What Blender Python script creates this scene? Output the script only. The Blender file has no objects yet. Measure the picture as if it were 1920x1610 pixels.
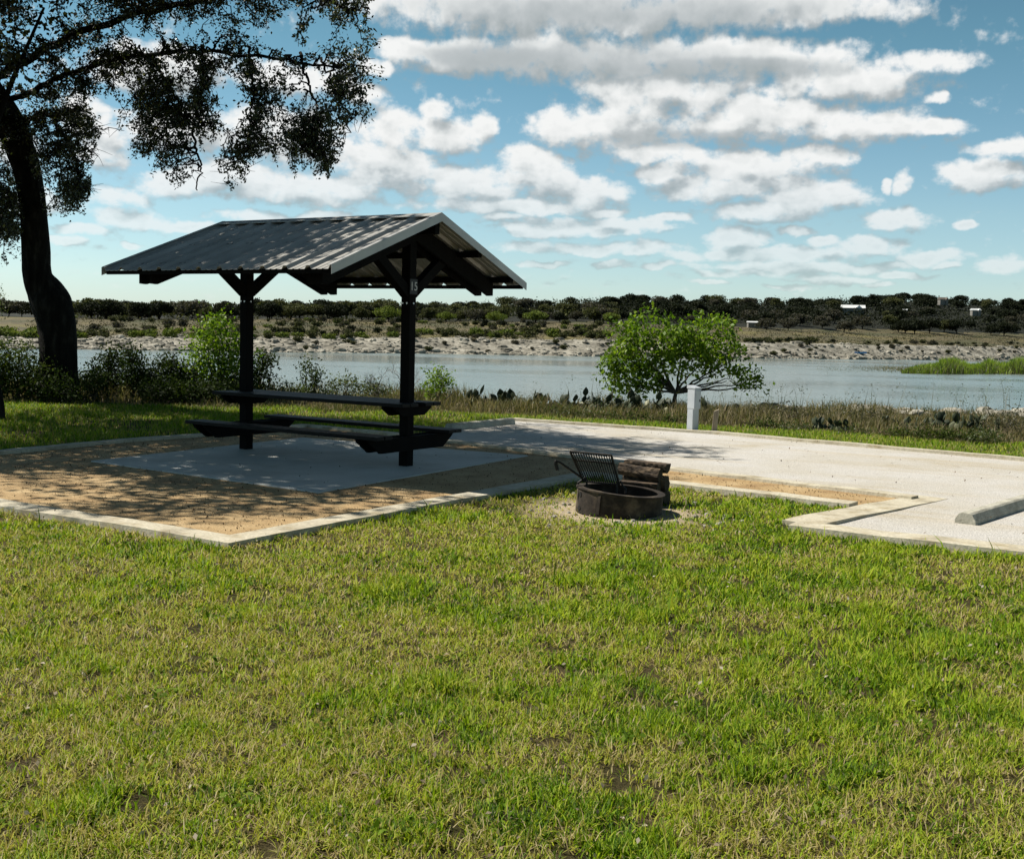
import bpy, math, random
import numpy as np
from mathutils import Vector, Matrix

random.seed(7)
RNG = np.random.default_rng(7)
S = bpy.context.scene
COL = S.collection
R = math.radians

# ------------------------------------------------------------------ camera (calibrated from the shelter's edges)
F, PITCH, ROLL, CAMH = 2139.2, 0.0863, 0.0256, 1.584
CP, SP, CR, SR = math.cos(PITCH), math.sin(PITCH), math.cos(ROLL), math.sin(ROLL)
cam = bpy.data.objects.new("camera", bpy.data.cameras.new("camera"))
COL.objects.link(cam)
cam.data.sensor_width = 36.0
cam.data.lens = F / 1920 * 36.0
cam.data.clip_start = 0.05
cam.data.clip_end = 20000
cam.matrix_world = Matrix.Translation((0, 0, CAMH)) @ Matrix.Rotation(math.pi / 2 - PITCH, 4, 'X') @ Matrix.Rotation(ROLL, 4, 'Z')
S.camera = cam


def ray(px, py):
    """direction (x, 1, z) of the sight line through a photograph pixel"""
    p, q = px - 960.0, py - 805.0
    a, b = p * CR + q * SR, -p * SR + q * CR
    a, up = a / F, -b / F
    y, z = CP + up * SP, up * CP - SP
    return a / y, z / y


def at(px, py, D):
    a, z = ray(px, py)
    return Vector((a * D, D, CAMH + z * D))


def G(px, py, z=0.0):
    a, k = ray(px, py)
    D = (z - CAMH) / k
    return Vector((a * D, D, z))


def proj(P):
    P = np.asarray(P, float)
    X, Y, Z = P[..., 0], P[..., 1], P[..., 2] - CAMH
    d, up = Y * CP - Z * SP, Y * SP + Z * CP
    d = np.where(d < 0.05, 0.05, d)
    a, b = X / d * F, -up / d * F
    return 960 + a * CR - b * SR, 805 + a * SR + b * CR


# ------------------------------------------------------------------ noise in numpy
_T = np.random.default_rng(3).random((256, 256))


def vn(x, y, sc, seed=0):
    x = np.asarray(x, float) * sc + seed * 17.3
    y = np.asarray(y, float) * sc + seed * 9.1
    xi, yi = np.floor(x).astype(int), np.floor(y).astype(int)
    fx, fy = x - xi, y - yi
    fx, fy = fx * fx * (3 - 2 * fx), fy * fy * (3 - 2 * fy)
    g = lambda i, j: _T[(xi + i) & 255, (yi + j) & 255]
    return (g(0, 0) * (1 - fx) + g(1, 0) * fx) * (1 - fy) + (g(0, 1) * (1 - fx) + g(1, 1) * fx) * fy


def fbm(x, y, sc, seed=0, o=4):
    t, a, n = 0, 0.5, 0
    for i in range(o):
        t = t + a * vn(x, y, sc * 2 ** i, seed + i)
        n += a
        a *= 0.5
    return t / n


def inside(x, y, poly):
    x, y = np.asarray(x), np.asarray(y)
    r = np.zeros(x.shape, bool)
    n = len(poly)
    for i in range(n):
        x1, y1 = poly[i][0], poly[i][1]
        x2, y2 = poly[(i + 1) % n][0], poly[(i + 1) % n][1]
        if y1 == y2:
            continue
        c = ((y1 > y) != (y2 > y)) & (x < (x2 - x1) * (y - y1) / (y2 - y1) + x1)
        r ^= c
    return r


def unit(v):
    return v / np.maximum(np.linalg.norm(v, axis=-1, keepdims=True), 1e-9)


# ------------------------------------------------------------------ materials
def mat(name):
    m = bpy.data.materials.new(name)
    m.use_nodes = True
    nt = m.node_tree
    return m, nt, nt.nodes, nt.links, nt.nodes["Principled BSDF"]


def ramp(nt, fac, stops):
    n = nt.nodes.new("ShaderNodeValToRGB")
    e = n.color_ramp.elements
    while len(e) > 1:
        e.remove(e[0])
    e[0].position, e[0].color = stops[0][0], (*stops[0][1], 1)
    for p, c in stops[1:]:
        k = e.new(p)
        k.color = (*c, 1)
    nt.links.new(fac, n.inputs[0])
    return n.outputs[0]


def noise(nt, scale, detail=4, rough=0.55, coord='Object', stretch=None, kind="ShaderNodeTexNoise"):
    tc = nt.nodes.new("ShaderNodeTexCoord")
    v = tc.outputs[coord]
    if stretch:
        mp = nt.nodes.new("ShaderNodeMapping")
        mp.inputs['Scale'].default_value = stretch
        nt.links.new(v, mp.inputs[0])
        v = mp.outputs[0]
    n = nt.nodes.new(kind)
    n.inputs['Scale'].default_value = scale
    if kind == "ShaderNodeTexNoise":
        n.inputs['Detail'].default_value = detail
        n.inputs['Roughness'].default_value = rough
    nt.links.new(v, n.inputs['Vector'])
    return n.outputs[0]


def mixc(nt, fac, a, b, mode='MIX'):
    n = nt.nodes.new("ShaderNodeMix")
    n.data_type = 'RGBA'
    n.blend_type = mode
    for s, v in ((0, fac), (6, a), (7, b)):
        if isinstance(v, bpy.types.NodeSocket):
            nt.links.new(v, n.inputs[s])
        elif s == 0:
            n.inputs[0].default_value = v
        else:
            n.inputs[s].default_value = (*v, 1)
    return n.outputs[2]


def bump(nt, b, h, strength, dist):
    n = nt.nodes.new("ShaderNodeBump")
    n.inputs['Strength'].default_value = strength
    n.inputs['Distance'].default_value = dist
    nt.links.new(h, n.inputs['Height'])
    nt.links.new(n.outputs[0], b.inputs['Normal'])


def rough_mat(name, stops, scale, bscale, bdist, rough=0.9, detail=6, stretch=None, fine=None, metallic=0.0, spec=0.3):
    m, nt, N, L, b = mat(name)
    c = ramp(nt, noise(nt, scale, detail, stretch=stretch), stops)
    if fine:
        f = ramp(nt, noise(nt, fine[0], 3, 0.6, stretch=stretch), [(0.3, (fine[1],) * 3), (0.7, (fine[2],) * 3)])
        c = mixc(nt, 1.0, c, f, 'MULTIPLY')
    L.new(c, b.inputs['Base Color'])
    b.inputs['Roughness'].default_value = rough
    b.inputs['Metallic'].default_value = metallic
    b.inputs['Specular IOR Level'].default_value = spec
    if bdist:
        bump(nt, b, noise(nt, bscale, 5, 0.6, stretch=stretch), 0.8, bdist)
    return m


def leaf_mat(name, stops, trans=0.35, rough=0.5, spec=0.25, upn=0.0):
    m, nt, N, L, b = mat(name)
    at_ = N.new("ShaderNodeAttribute")
    at_.attribute_name = "tone"
    c = ramp(nt, at_.outputs['Fac'], stops)
    L.new(c, b.inputs['Base Color'])
    b.inputs['Roughness'].default_value = rough
    b.inputs['Specular IOR Level'].default_value = spec
    t = N.new("ShaderNodeBsdfTranslucent")
    if upn:                                   # soft turf: blades shade mostly as the sward they make up
        ge = N.new("ShaderNodeNewGeometry")
        mv = N.new("ShaderNodeMix"); mv.data_type = 'VECTOR'; mv.inputs[0].default_value = upn
        L.new(ge.outputs['Normal'], mv.inputs[4]); mv.inputs[5].default_value = (0, 0, 1)
        nv_ = N.new("ShaderNodeVectorMath"); nv_.operation = 'NORMALIZE'; L.new(mv.outputs[1], nv_.inputs[0])
        L.new(nv_.outputs[0], b.inputs['Normal'])
    c2 = mixc(nt, 1.0, c, (1.25, 1.3, 0.6), 'MULTIPLY')
    L.new(c2, t.inputs['Color'])
    mx = N.new("ShaderNodeMixShader")
    mx.inputs[0].default_value = trans
    L.new(b.outputs[0], mx.inputs[1])
    L.new(t.outputs[0], mx.inputs[2])
    L.new(mx.outputs[0], N["Material Output"].inputs['Surface'])
    return m


M = {}
M['soil'] = None
# lawn soil with dry thatch and a sandy worn ring round the fire pit
RING = G(1159, 960)
m, nt, N, L, b = mat("lawn_soil")
c = ramp(nt, noise(nt, 1.6, 8, 0.65), [(0.3, (0.032, 0.034, 0.011)), (0.5, (0.055, 0.046, 0.020)), (0.7, (0.10, 0.075, 0.040))])
f = ramp(nt, noise(nt, 70, 4, 0.7), [(0.3, (0.45,) * 3), (0.7, (1.35,) * 3)])
c = mixc(nt, 1.0, c, f, 'MULTIPLY')
geo = N.new("ShaderNodeNewGeometry")
dst = N.new("ShaderNodeVectorMath"); dst.operation = 'DISTANCE'
L.new(geo.outputs['Position'], dst.inputs[0]); dst.inputs[1].default_value = RING
mr = N.new("ShaderNodeMapRange"); mr.inputs[1].default_value = 1.05; mr.inputs[2].default_value = 0.55
L.new(dst.outputs['Value'], mr.inputs[0])
nz = noise(nt, 4.0, 5, 0.6)
mu = N.new("ShaderNodeMath"); mu.operation = 'MULTIPLY_ADD'; mu.use_clamp = True
L.new(nz, mu.inputs[0]); mu.inputs[1].default_value = 1.6; mu.inputs[2].default_value = -0.8
ad = N.new("ShaderNodeMath"); ad.operation = 'ADD'; ad.use_clamp = True
L.new(mr.outputs[0], ad.inputs[0]); ad.inputs[1].default_value = 0.0
m2 = N.new("ShaderNodeMath"); m2.operation = 'MULTIPLY'; m2.use_clamp = True
L.new(ad.outputs[0], m2.inputs[0]); m2.inputs[1].default_value = 1.0
sand = ramp(nt, noise(nt, 22, 6, 0.7), [(0.3, (0.26, 0.20, 0.12)), (0.55, (0.42, 0.35, 0.24)), (0.75, (0.56, 0.50, 0.40))])
c = mixc(nt, m2.outputs[0], c, sand)
L.new(c, b.inputs['Base Color']); b.inputs['Roughness'].default_value = 1.0
b.inputs['Specular IOR Level'].default_value = 0.1
bump(nt, b, noise(nt, 40, 5, 0.7), 1.0, 0.02)
M['soil'] = m

M['field'] = rough_mat("dry_field", [(0.28, (0.038, 0.048, 0.018)), (0.42, (0.070, 0.066, 0.030)), (0.55, (0.105, 0.086, 0.044)), (0.68, (0.13, 0.115, 0.038)), (0.8, (0.15, 0.14, 0.045))], 0.035, 0.4, 0.3, fine=(0.35, 0.6, 1.3))
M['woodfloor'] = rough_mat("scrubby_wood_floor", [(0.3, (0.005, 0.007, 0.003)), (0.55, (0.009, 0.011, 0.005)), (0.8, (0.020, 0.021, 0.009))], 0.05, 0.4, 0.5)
M['limestone'] = rough_mat("limestone", [(0.28, (0.085, 0.080, 0.064)), (0.42, (0.19, 0.178, 0.142)), (0.56, (0.31, 0.292, 0.24)), (0.75, (0.45, 0.43, 0.36))], 0.16, 0.5, 0.5, stretch=(1, 1, 3), fine=(0.9, 0.5, 1.25))
M['mulch'] = rough_mat("granite_mulch", [(0.3, (0.29, 0.185, 0.085)), (0.5, (0.39, 0.268, 0.128)), (0.7, (0.48, 0.352, 0.187))], 2.2, 60, 0.012, fine=(85, 0.55, 1.25))
M['gravel'] = rough_mat("pale_gravel", [(0.28, (0.44, 0.385, 0.29)), (0.40, (0.49, 0.46, 0.40)), (0.6, (0.535, 0.515, 0.48))], 0.8, 75, 0.014, fine=(75, 0.55, 1.22))
def streaks(m, angle, stretch, scale, lo, hi, tint):
    nt = m.node_tree
    b = nt.nodes["Principled BSDF"]
    src = b.inputs['Base Color'].links[0].from_socket
    tc_ = nt.nodes.new("ShaderNodeTexCoord"); mp = nt.nodes.new("ShaderNodeMapping")
    mp.vector_type = 'TEXTURE'
    mp.inputs['Rotation'].default_value = (0, 0, angle); mp.inputs['Scale'].default_value = stretch
    nt.links.new(tc_.outputs['Object'], mp.inputs[0])
    n = nt.nodes.new("ShaderNodeTexNoise"); n.inputs['Scale'].default_value = scale; n.inputs['Detail'].default_value = 5; n.inputs['Roughness'].default_value = 0.6
    nt.links.new(mp.outputs[0], n.inputs['Vector'])
    f = nt.nodes.new("ShaderNodeMapRange"); f.inputs[1].default_value = lo; f.inputs[2].default_value = hi
    nt.links.new(n.outputs[0], f.inputs[0])
    nt.links.new(mixc(nt, f.outputs[0], src, mixc(nt, 1.0, src, tint, 'MULTIPLY')), b.inputs['Base Color'])


streaks(M['gravel'], R(-31), (5.0, 0.5, 1), 1.0, 0.52, 0.72, (0.92, 0.86, 0.74))
streaks(M['gravel'], R(0), (1, 1, 1), 7.0, 0.62, 0.75, (0.80, 0.76, 0.70))
M['slab'] = rough_mat("slab_concrete", [(0.3, (0.44, 0.44, 0.405)), (0.6, (0.51, 0.51, 0.475)), (0.8, (0.55, 0.54, 0.50))], 1.4, 40, 0.002, rough=0.75, fine=(60, 0.88, 1.06))
streaks(M['slab'], R(20), (1, 1, 1), 1.6, 0.5, 0.72, (0.80, 0.79, 0.75))
M['kerb'] = rough_mat("kerb_concrete", [(0.28, (0.30, 0.265, 0.19)), (0.45, (0.47, 0.425, 0.32)), (0.7, (0.55, 0.51, 0.40))], 3.0, 30, 0.006, fine=(40, 0.72, 1.1))
streaks(M['kerb'], R(0), (1, 1, 1), 5.0, 0.52, 0.70, (0.70, 0.64, 0.52))
M['stop'] = rough_mat("weathered_concrete", [(0.3, (0.28, 0.265, 0.21)), (0.55, (0.42, 0.405, 0.335)), (0.75, (0.52, 0.495, 0.41))], 6, 60, 0.006, fine=(50, 0.75, 1.15))
M['wood'] = rough_mat("dark_stained_wood", [(0.3, (0.0030, 0.0028, 0.0025)), (0.7, (0.0065, 0.0058, 0.005))], 6, 40, 0.003, rough=0.8, stretch=(1, 1, 0.1), spec=0.08)
M['plank'] = rough_mat("dark_plank", [(0.3, (0.0035, 0.0033, 0.003)), (0.7, (0.009, 0.008, 0.007))], 5, 40, 0.003, rough=0.6, stretch=(0.15, 1, 1), spec=0.16)
M['bolt'] = rough_mat("zinc_bolt", [(0.3, (0.45, 0.45, 0.45)), (0.7, (0.62, 0.62, 0.62))], 20, 20, 0, rough=0.35, metallic=0.8)
M['paintwhite'] = rough_mat("white_paint", [(0.3, (0.42, 0.41, 0.39)), (0.7, (0.62, 0.61, 0.58))], 40, 20, 0, rough=0.6)
M['roof'] = rough_mat("galvanised_sheet", [(0.3, (0.33, 0.325, 0.30)), (0.55, (0.40, 0.39, 0.36)), (0.75, (0.45, 0.44, 0.41))], 2.0, 20, 0.001, rough=0.45, metallic=0.25, fine=(9, 0.85, 1.08), stretch=(1, 0.4, 1), spec=0.4)
M['trim'] = rough_mat("metal_trim", [(0.3, (0.34, 0.34, 0.33)), (0.7, (0.44, 0.44, 0.42))], 3.0, 20, 0, rough=0.45, metallic=0.25)
M['rust'] = rough_mat("rusted_steel", [(0.25, (0.006, 0.005, 0.004)), (0.5, (0.028, 0.021, 0.015)), (0.75, (0.13, 0.10, 0.068))], 7, 50, 0.004, rough=0.85, fine=(45, 0.7, 1.2))
M['soot'] = rough_mat("sooty_steel", [(0.3, (0.006, 0.006, 0.006)), (0.7, (0.020, 0.017, 0.015))], 20, 60, 0.002, rough=0.6)
M['ash'] = rough_mat("ash", [(0.3, (0.02, 0.02, 0.02)), (0.7, (0.10, 0.095, 0.09))], 14, 40, 0.01)
M['bark'] = rough_mat("oak_bark", [(0.3, (0.004, 0.0036, 0.003)), (0.52, (0.011, 0.010, 0.008)), (0.72, (0.034, 0.030, 0.025))], 9, 22, 0.05, stretch=(1, 1, 0.3), spec=0.08)
M['twig'] = rough_mat("twig_bark", [(0.3, (0.035, 0.028, 0.02)), (0.7, (0.085, 0.07, 0.052))], 9, 22, 0.01)
M['greytwig'] = rough_mat("grey_twig", [(0.3, (0.16, 0.145, 0.125)), (0.7, (0.30, 0.28, 0.25))], 9, 22, 0.0)
M['logbark'] = rough_mat("log_bark", [(0.3, (0.012, 0.010, 0.008)), (0.5, (0.05, 0.036, 0.024)), (0.68, (0.17, 0.12, 0.075)), (0.8, (0.30, 0.24, 0.17))], 16, 40, 0.012, stretch=(0.3, 1, 1), fine=(60, 0.6, 1.2))
M['logend'] = rough_mat("log_end", [(0.3, (0.012, 0.010, 0.008)), (0.7, (0.05, 0.038, 0.026))], 20, 60, 0.004)
M['pedestal'] = rough_mat("grey_enamel", [(0.3, (0.40, 0.43, 0.46)), (0.7, (0.48, 0.51, 0.54))], 5, 20, 0, rough=0.4)
M['darkgap'] = rough_mat("dark_plastic", [(0.3, (0.02, 0.02, 0.02)), (0.7, (0.03, 0.03, 0.03))], 5, 20, 0, rough=0.5)
M['stake'] = rough_mat("grey_wood", [(0.3, (0.16, 0.13, 0.09)), (0.7, (0.34, 0.29, 0.21))], 30, 50, 0.004, stretch=(1, 1, 0.15))
M['wallwhite'] = rough_mat("pale_wall", [(0.3, (0.16, 0.155, 0.14)), (0.7, (0.22, 0.21, 0.19))], 0.5, 20, 0)
M['metalroof'] = rough_mat("pale_metal_roof", [(0.3, (0.55, 0.57, 0.57)), (0.7, (0.66, 0.68, 0.68))], 0.5, 20, 0, rough=0.5)
M['brownroof'] = rough_mat("brown_roof", [(0.3, (0.10, 0.085, 0.07)), (0.7, (0.15, 0.13, 0.11))], 0.5, 20, 0)
M['window'] = rough_mat("dark_window", [(0.3, (0.02, 0.025, 0.03)), (0.7, (0.03, 0.035, 0.04))], 0.5, 20, 0, rough=0.1)
M['bluehull'] = rough_mat("blue_hull", [(0.3, (0.03, 0.17, 0.42)), (0.7, (0.04, 0.22, 0.5))], 0.5, 20, 0, rough=0.4)

M['grass'] = leaf_mat("grass_blade", [(0.0, (0.018, 0.042, 0.004)), (0.26, (0.090, 0.185, 0.006)), (0.46, (0.235, 0.350, 0.012)), (0.60, (0.36, 0.41, 0.040)), (0.78, (0.29, 0.235, 0.085)), (1.0, (0.50, 0.42, 0.24))], 0.36, 0.6, 0.15, upn=0.62)
M['clover'] = leaf_mat("clover_leaf", [(0.0, (0.040, 0.080, 0.007)), (0.6, (0.085, 0.150, 0.012)), (1.0, (0.15, 0.22, 0.03))], 0.3, 0.8, 0.05, upn=0.4)
M['drygrass'] = leaf_mat("dry_grass_blade", [(0.0, (0.0540, 0.0810, 0.0189)), (0.3, (0.1013, 0.1053, 0.0405)), (0.65, (0.1823, 0.1485, 0.0878)), (0.85, (0.2700, 0.2228, 0.1418)), (1.0, (0.4050, 0.3443, 0.2295))], 0.25, 0.8, 0.1)
M['oakleaf'] = leaf_mat("oak_leaf", [(0.0, (0.0162, 0.0230, 0.0095)), (0.6, (0.0459, 0.0594, 0.0216)), (1.0, (0.1485, 0.1485, 0.0648))], 0.30, 0.38, 0.5)
M['brightleaf'] = leaf_mat("bright_leaf", [(0.0, (0.0420, 0.0960, 0.0060)), (0.5, (0.1140, 0.1980, 0.0120)), (1.0, (0.2280, 0.3120, 0.0264))], 0.42)
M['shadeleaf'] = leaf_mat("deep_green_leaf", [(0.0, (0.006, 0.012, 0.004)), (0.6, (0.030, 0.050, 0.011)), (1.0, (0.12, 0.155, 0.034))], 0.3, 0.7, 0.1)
M['oliveleaf'] = leaf_mat("olive_leaf", [(0.0, (0.045, 0.065, 0.022)), (0.6, (0.090, 0.115, 0.042)), (1.0, (0.16, 0.175, 0.085))], 0.35)
M['dustyleaf'] = leaf_mat("dusty_leaf", [(0.0, (0.0525, 0.0570, 0.0330)), (0.6, (0.1125, 0.1080, 0.0675)), (1.0, (0.2100, 0.1875, 0.1275))], 0.25)
M['reed'] = leaf_mat("reed_leaf", [(0.0, (0.075, 0.075, 0.035)), (0.2, (0.07, 0.13, 0.012)), (0.5, (0.15, 0.24, 0.014)), (1.0, (0.28, 0.34, 0.040))], 0.4)
M['cactus'] = leaf_mat("cactus_skin", [(0.0, (0.020, 0.030, 0.014)), (0.6, (0.060, 0.075, 0.038)), (1.0, (0.26, 0.26, 0.16))], 0.0, 0.6)
M['farleaf0'] = leaf_mat("far_dark_leaf", [(0.0, (0.0065, 0.0090, 0.0055)), (0.6, (0.015, 0.020, 0.011)), (1.0, (0.034, 0.040, 0.020))], 0.15, 0.8, 0.1)  # dark tree leaf, with the hillside's cloud shade put into its colour
M['farleaf1'] = leaf_mat("far_olive_leaf", [(0.0, (0.0300, 0.0360, 0.0165)), (0.6, (0.0630, 0.0690, 0.0300)), (1.0, (0.1125, 0.1170, 0.0510))], 0.2, 0.8, 0.1)
M['farleaf2'] = leaf_mat("far_bright_leaf", [(0.0, (0.0510, 0.0816, 0.0170)), (0.6, (0.1190, 0.1530, 0.0340)), (1.0, (0.1870, 0.2210, 0.0510))], 0.25, 0.8, 0.1)
M['farleaf3'] = leaf_mat("far_grey_leaf", [(0.0, (0.0308, 0.0308, 0.0252)), (0.6, (0.0644, 0.0630, 0.0504)), (1.0, (0.1190, 0.1120, 0.0868))], 0.2, 0.8, 0.1)
M['litter'] = leaf_mat("litter_leaf", [(0.0, (0.10, 0.07, 0.045)), (0.6, (0.25, 0.20, 0.14)), (1.0, (0.46, 0.41, 0.32))], 0.2, 0.7, 0.2)
M['chip'] = leaf_mat("bark_chip", [(0.0, (0.03, 0.02, 0.012)), (0.5, (0.13, 0.08, 0.04)), (1.0, (0.50, 0.36, 0.20))], 0.0, 0.9, 0.1)

m, nt, N, L, b = mat("lake_water")
b.inputs['Base Color'].default_value = (0.14, 0.175, 0.165, 1)
b.inputs['Roughness'].default_value = 0.18
b.inputs['IOR'].default_value = 1.33
wr = N.new("ShaderNodeMapRange"); wr.inputs[1].default_value = 0.38; wr.inputs[2].default_value = 0.62; wr.inputs[3].default_value = 0.06; wr.inputs[4].default_value = 0.30
L.new(noise(nt, 0.02, 4, 0.6, stretch=(0.5, 1.0, 1)), wr.inputs[0]); L.new(wr.outputs[0], b.inputs['Roughness'])
bump(nt, b, noise(nt, 0.9, 6, 0.6, stretch=(0.6, 1.6, 1)), 0.36, 0.10)
M['water'] = m


# ------------------------------------------------------------------ object helpers
def link(o, parent=None, **props):
    COL.objects.link(o)
    if parent is not None:
        o.parent = parent
    for k, v in props.items():
        if v is not None:
            o[k] = v
    return o


def npmesh(name, V, Fc, material, parent=None, tone=None, smooth=False, **props):
    """V (n,3) array, Fc (k, m) int array with m = 3 or 4; tone per vertex"""
    V = np.ascontiguousarray(V, dtype=np.float32)
    Fc = np.ascontiguousarray(Fc, dtype=np.int32)
    me = bpy.data.meshes.new(name)
    me.vertices.add(len(V)); me.vertices.foreach_set("co", V.ravel())
    k, q = Fc.shape
    me.loops.add(k * q); me.loops.foreach_set("vertex_index", Fc.ravel())
    me.polygons.add(k); me.polygons.foreach_set("loop_start", np.arange(0, k * q, q, dtype=np.int32))
    if smooth:
        me.polygons.foreach_set("use_smooth", np.ones(k, dtype=bool))
    me.update(calc_edges=True)
    if tone is not None:
        a = me.attributes.new("tone", 'FLOAT', 'POINT')
        a.data.foreach_set("value", np.ascontiguousarray(tone, dtype=np.float32))
    for mm in (material if isinstance(material, (list, tuple)) else [material]):
        me.materials.append(mm)
    return link(bpy.data.objects.new(name, me), parent, **props)


class MB:
    """collects polygons; build() links them as one mesh object"""

    def __init__(self):
        self.v, self.f = [], []

    def add(self, V, Fs):
        n = len(self.v)
        self.v += [tuple(p) for p in V]
        self.f += [tuple(i + n for i in q) for q in Fs]

    def box(self, c, ax, ay, az):
        """centre and three half-axis vectors"""
        c, ax, ay, az = map(Vector, (c, ax, ay, az))
        V = [c + ax * i + ay * j + az * k for k in (-1, 1) for j in (-1, 1) for i in (-1, 1)]
        self.add(V, [(0, 2, 3, 1), (4, 5, 7, 6), (0, 1, 5, 4), (2, 6, 7, 3), (0, 4, 6, 2), (1, 3, 7, 5)])

    def prism(self, poly, d):
        """planar polygon extruded by vector d"""
        n = len(poly)
        P = [Vector(p) for p in poly]
        d = Vector(d)
        self.add(P + [p + d for p in P], [tuple(range(n))[::-1], tuple(range(n, 2 * n))] + [(i, (i + 1) % n, n + (i + 1) % n, n + i) for i in range(n)])

    def tube(self, pts, rad, n=8, cap=True):
        pts = [Vector(p) for p in pts]
        m_ = len(pts)
        if not isinstance(rad, (list, tuple, np.ndarray)):
            rad = [rad] * m_
        V, Fs = [], []
        ref = None
        for i, p in enumerate(pts):
            t = (pts[min(i + 1, m_ - 1)] - pts[max(i - 1, 0)]).normalized()
            if ref is None:
                ref = t.orthogonal().normalized()
            ref = (ref - t * ref.dot(t))
            ref = ref.normalized() if ref.length > 1e-6 else t.orthogonal().normalized()
            bn = t.cross(ref)
            for k in range(n):
                a = 2 * math.pi * k / n
                V.append(p + (ref * math.cos(a) + bn * math.sin(a)) * rad[i])
        for i in range(m_ - 1):
            for k in range(n):
                a, b_ = i * n + k, i * n + (k + 1) % n
                Fs.append((a, b_, b_ + n, a + n))
        if cap:
            Fs.append(tuple(range(n))[::-1]); Fs.append(tuple((m_ - 1) * n + k for k in range(n)))
        self.add(V, Fs)

    def build(self, name, material, parent=None, bevel=0, smooth=False, **props):
        me = bpy.data.meshes.new(name)
        me.from_pydata(self.v, [], self.f)
        me.update()
        me.materials.append(material)
        if smooth:
            me.polygons.foreach_set("use_smooth", np.ones(len(me.polygons), dtype=bool))
        o = link(bpy.data.objects.new(name, me), parent, **props)
        if bevel:
            md = o.modifiers.new("bevel", 'BEVEL')
            md.width = bevel; md.segments = 2; md.limit_method = 'ANGLE'
        return o


def thing(name, label, cat, loc=(0, 0, 0), group=None):
    o = bpy.data.objects.new(name, None)
    o.empty_display_size = 0.1
    o.location = loc
    return link(o, None, label=label, category=cat, group=group)


def dup(root, loc, rotz=0.0, scale=1.0, label=None, group=None):
    r = root.copy(); COL.objects.link(r)
    r.location = loc; r.rotation_euler = (0, 0, rotz)
    r.scale = scale if isinstance(scale, (tuple, list)) else (scale,) * 3
    if label: r['label'] = label
    if group: r['group'] = group
    for ch in list(root.children):
        c_ = ch.copy(); COL.objects.link(c_); c_.parent = r
    return r


def leaves(P, size, aspect=0.5, up=0.3, rng=RNG, droop=0.0):
    """one small folded leaf (two triangles) at every point of P; returns V, F"""
    n = len(P)
    d = rng.normal(size=(n, 3)); d[:, 2] -= droop
    d = unit(d)
    nrm = rng.normal(size=(n, 3)); nrm[:, 2] += up * 2
    side = unit(np.cross(nrm, d))
    nn = unit(np.cross(d, side))
    sz = (size * (0.6 + 0.8 * rng.random(n)))[:, None]
    a = P - d * sz * 0.5
    c_ = P + d * sz * 0.5
    l = P + side * sz * aspect * 0.5 + nn * sz * 0.12
    r_ = P - side * sz * aspect * 0.5 + nn * sz * 0.12
    V = np.stack([a, l, c_, r_], 1).reshape(-1, 3)
    i = np.arange(n)[:, None] * 4
    return V, np.concatenate([i, i + 1, i + 2, i + 3], 1)


# ------------------------------------------------------------------ light: sky, clouds and sun
AZ_SUN, EL_SUN = R(-70), R(50)          # sun to the left and a little beyond the shelter
sd = Vector((math.sin(AZ_SUN) * math.cos(EL_SUN), math.cos(AZ_SUN) * math.cos(EL_SUN), math.sin(EL_SUN)))
sun = bpy.data.objects.new("sun", bpy.data.lights.new("sun", 'SUN'))
sun.data.energy = 4.9
sun.data.angle = R(0.5)
sun.data.color = (1.0, 0.94, 0.84)
sun.rotation_euler = sd.to_track_quat('Z', 'Y').to_euler()
sun.location = (0, 0, 30)
link(sun)

W = bpy.data.worlds.new("World")
S.world = W
W.use_nodes = True
wt = W.node_tree
for n_ in list(wt.nodes):
    wt.nodes.remove(n_)


def angles(px, py):
    a, z = ray(px, py)
    return math.atan2(a, 1), math.atan2(z, math.hypot(a, 1))


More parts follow.
